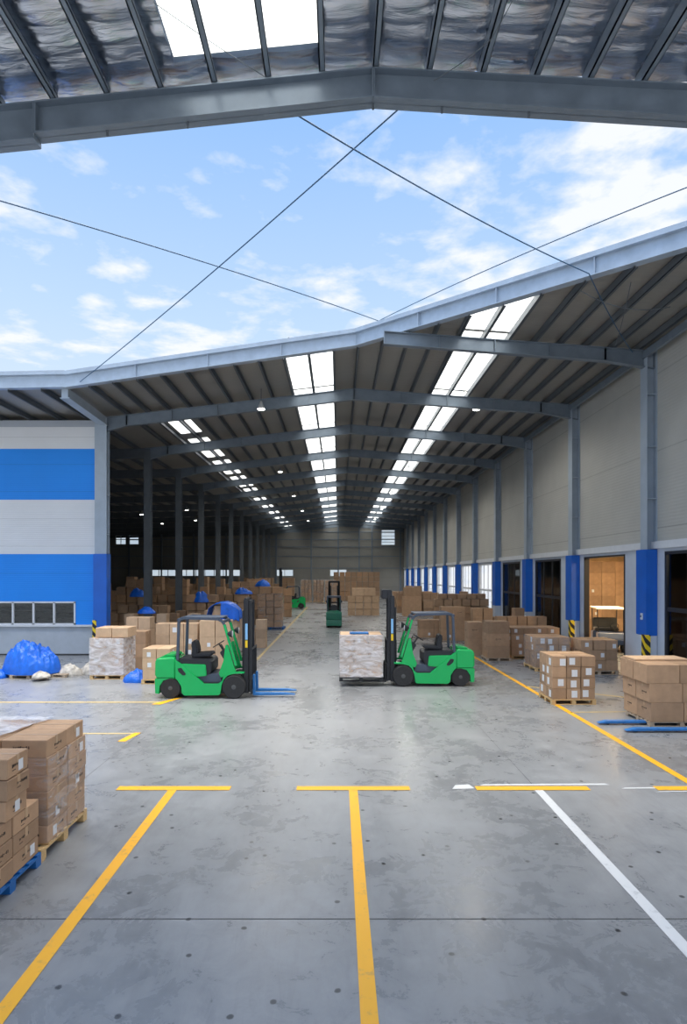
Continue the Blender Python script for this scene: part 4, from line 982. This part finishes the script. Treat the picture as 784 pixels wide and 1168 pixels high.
# wrapped load on the forks
pallet(.03, 17.49, 1.28, 1.12, .12, 'pblack', 'black plastic pallet lifted on the loaded forklift', z=.155)
stack('in load lifted by forklift', 'cartons in the lifted wrapped load', .05, 17.5, 3, 2, 4, .415, .55, .31, .276, kind='carton_pale', faces='f', labp=.3)
wrap(.04, 1.31, 17.49, 18.62, .28, 1.525, 'whitish film around the load lifted by the forklift', 'film')
tag(MB().box(-.28, .28, -.15, .15, 0, .05, 'forkblue').build('folder', loc=(.62, 17.8, 1.522), bevel=.008), 'flat blue packet lying on top of the lifted wrapped load', 'packet')

# ---------------------------------------------------------------- golf cart and cartons in the storeroom
gc = empty('golf_cart', (11.85, 26.2, 0), R(-105)); tag(gc, 'dark blue golf cart with pale roof inside the open doorway', 'golf cart')
MB().prism([(-1.1, .35), (-1.1, .75), (-.4, .80), (-.35, .42), (.35, .40), (.55, .85), (.95, .80), (1.15, .55), (1.15, .32)], -.55, .55, 'cart_blue').build('body', gc, .04, True, 3)
MB().prism([(-.95, 1.80), (-.9, 1.86), (.75, 1.86), (.85, 1.80)], -.60, .60, 'cart_white').build('roof', gc, .02, True)
for sx, x0, x1 in ((0, -.85, -.80), (0, .62, .72)):
    for s_ in (-1, 1): MB().tube([(x1 + .05 if x0 > 0 else x0, s_ * .5, .75), (x0, s_ * .52, 1.82)], .022, 'black').build('roof_post', gc)
MB().prism([(-.75, .8), (-.2, .8), (-.2, .92), (-.6, .95), (-.72, 1.35), (-.82, 1.35)], -.5, .5, 'black').build('seat', gc, .03, True)
ring = [(.38 + .10 * math.cos(a), .2 + .17 * math.sin(a), 1.05 + .14 * math.cos(a)) for a in [2 * math.pi * i / 16 for i in range(17)]]
MB().tube(ring, .014, 'black', 6).tube([(.38, .2, 1.05), (.6, .2, .8)], .02, 'black', 6).build('steering_wheel', gc)
for x in (-.75, .8):
    for s_ in (-1, 1): wheel(gc, x, s_ * .48, .23, .18, s_)
stack('in storeroom wall of cartons', 'storeroom cartons behind the golf cart', 11.6, 29.2, 5, 1, 7, .66, .7, .56, 0, labp=.3, faces='f', sidea='doorway side', sideb='inner side')
stack('in storeroom behind near glazed door', 'storeroom cartons behind the near glazed door', 10.9, 19.0, 3, 1, 6, .5, .6, .5, 0, kind='carton', sidea='doorway side', sideb='inner side')
stack('behind glazed door past doorway', 'storeroom cartons behind the farther glazed doors', 10.4, 32.6, 4, 1, 5, .5, .6, .6, 0, sidea='doorway side', sideb='inner side')

# ---------------------------------------------------------------- cables across the gap
def cable(name, pts, r_, label, sag=.15, m='cable'):
    pts = [Vector(p) for p in pts]; out_ = []
    for a, c in zip(pts, pts[1:]):
        for i in range(16): u = i / 16; q = a.lerp(c, u); q.z -= sag * 4 * u * (1 - u); out_.append(q)
    out_.append(pts[-1])
    return tag(MB().tube(out_, r_, m, 6).build(name, smooth=True), label, 'cable', 'cables strung under the roofs')
cable('cable', [P(462, 118, NY + .1), P(88, 438, 20.8)], .013, 'thin blue cable from the ridge of the overhead beam down to the facade corner', .1)
cable('cable', [P(332, 127, NY + .1), P(672, 312, 14.2), P(722, 402, Y0)], .013, 'thin blue cable from the overhead beam to the tallest door wall column', .12)
cable('cable', [(-8.9, NY, zn(-8.9) + .1), P(432, 366, 20.0)], .014, 'twisted blue cable from the blue facade side to the roof ridge', -.15)
cable('cable', [(8.9, NY, zn(8.9) + .1), P(432, 366, 20.0)], .013, 'twisted blue cable from the door wall side to the roof ridge', -.2)
cable('cable', [P(160, -8, 7.7), P(303, 88, NY - .15)], .006, 'thin dark wire crossing the bright rooflight of the overhead canopy', .02, 'steel_dark')
cable('cable', [P(600, -30, 7.4), P(560, 45, 8.2), P(495, 92, NY - .16)], .006, 'thin dark wire crossing the foil of the overhead canopy', .03, 'steel_dark')
cable('cable', [P(435, 395, 20.5), P(530, 447, 24.2)], .012, 'thin brace wire behind the first rafter near the ridge', .02, 'steel_dark')
cable('cable', [P(330, 385, 20.6), P(205, 450, 23.9)], .012, 'thin brace wire from the roof edge to the second rafter, blue facade side', .02, 'steel_dark')
cable('cable', [P(720, 322, 13.5), P(702, 395, 16.5)], .010, 'loose dark wire hanging beside the tallest door wall column', .1, 'steel_dark')
cable('cable', [P(660, 330, 15.0), P(765, 350, 14.9)], .010, 'loose dark wire under the roof purlins over the near glazed door', .25, 'steel_dark')
# the 300 cartons that show largest are things; the remaining distant ones are one mass
REC.sort(key=lambda t_: -t_[0])
for _, a in REC[:300]: carton_now(*a)
far = {}
b = MB()
for _, (x, y, z, w_, d_, h_, label, group, rz, kind, lab, ink) in REC[300:]:
    w_ *= random.uniform(.90, .97); d_ *= random.uniform(.85, .95); h_ -= .004 + (.02 if y > 30 else 0); y += random.uniform(-.06, .06) if y > 30 else 0
    ca, sa = math.cos(rz), math.sin(rz)
    vs = [(x + u * w_ / 2 * ca - v_ * d_ / 2 * sa, y + u * w_ / 2 * sa + v_ * d_ / 2 * ca, z + t_ * h_) for t_ in (0, 1) for v_ in (-1, 1) for u in (-1, 1)]
    b.add(vs, [(0, 2, 3, 1), (4, 5, 7, 6), (0, 1, 5, 4), (2, 6, 7, 3), (0, 4, 6, 2), (1, 3, 7, 5)], random.choice(('carton', 'carton_dull', 'carton_deep', 'carton')) if kind == 'carton' else 'carton_pale')
if b.v: tag(b.build('carton_heap'), 'distant brown cartons heaped deep in the hall and behind the doors', 'cartons', kind='stuff')
print('CARTONS', len(REC))
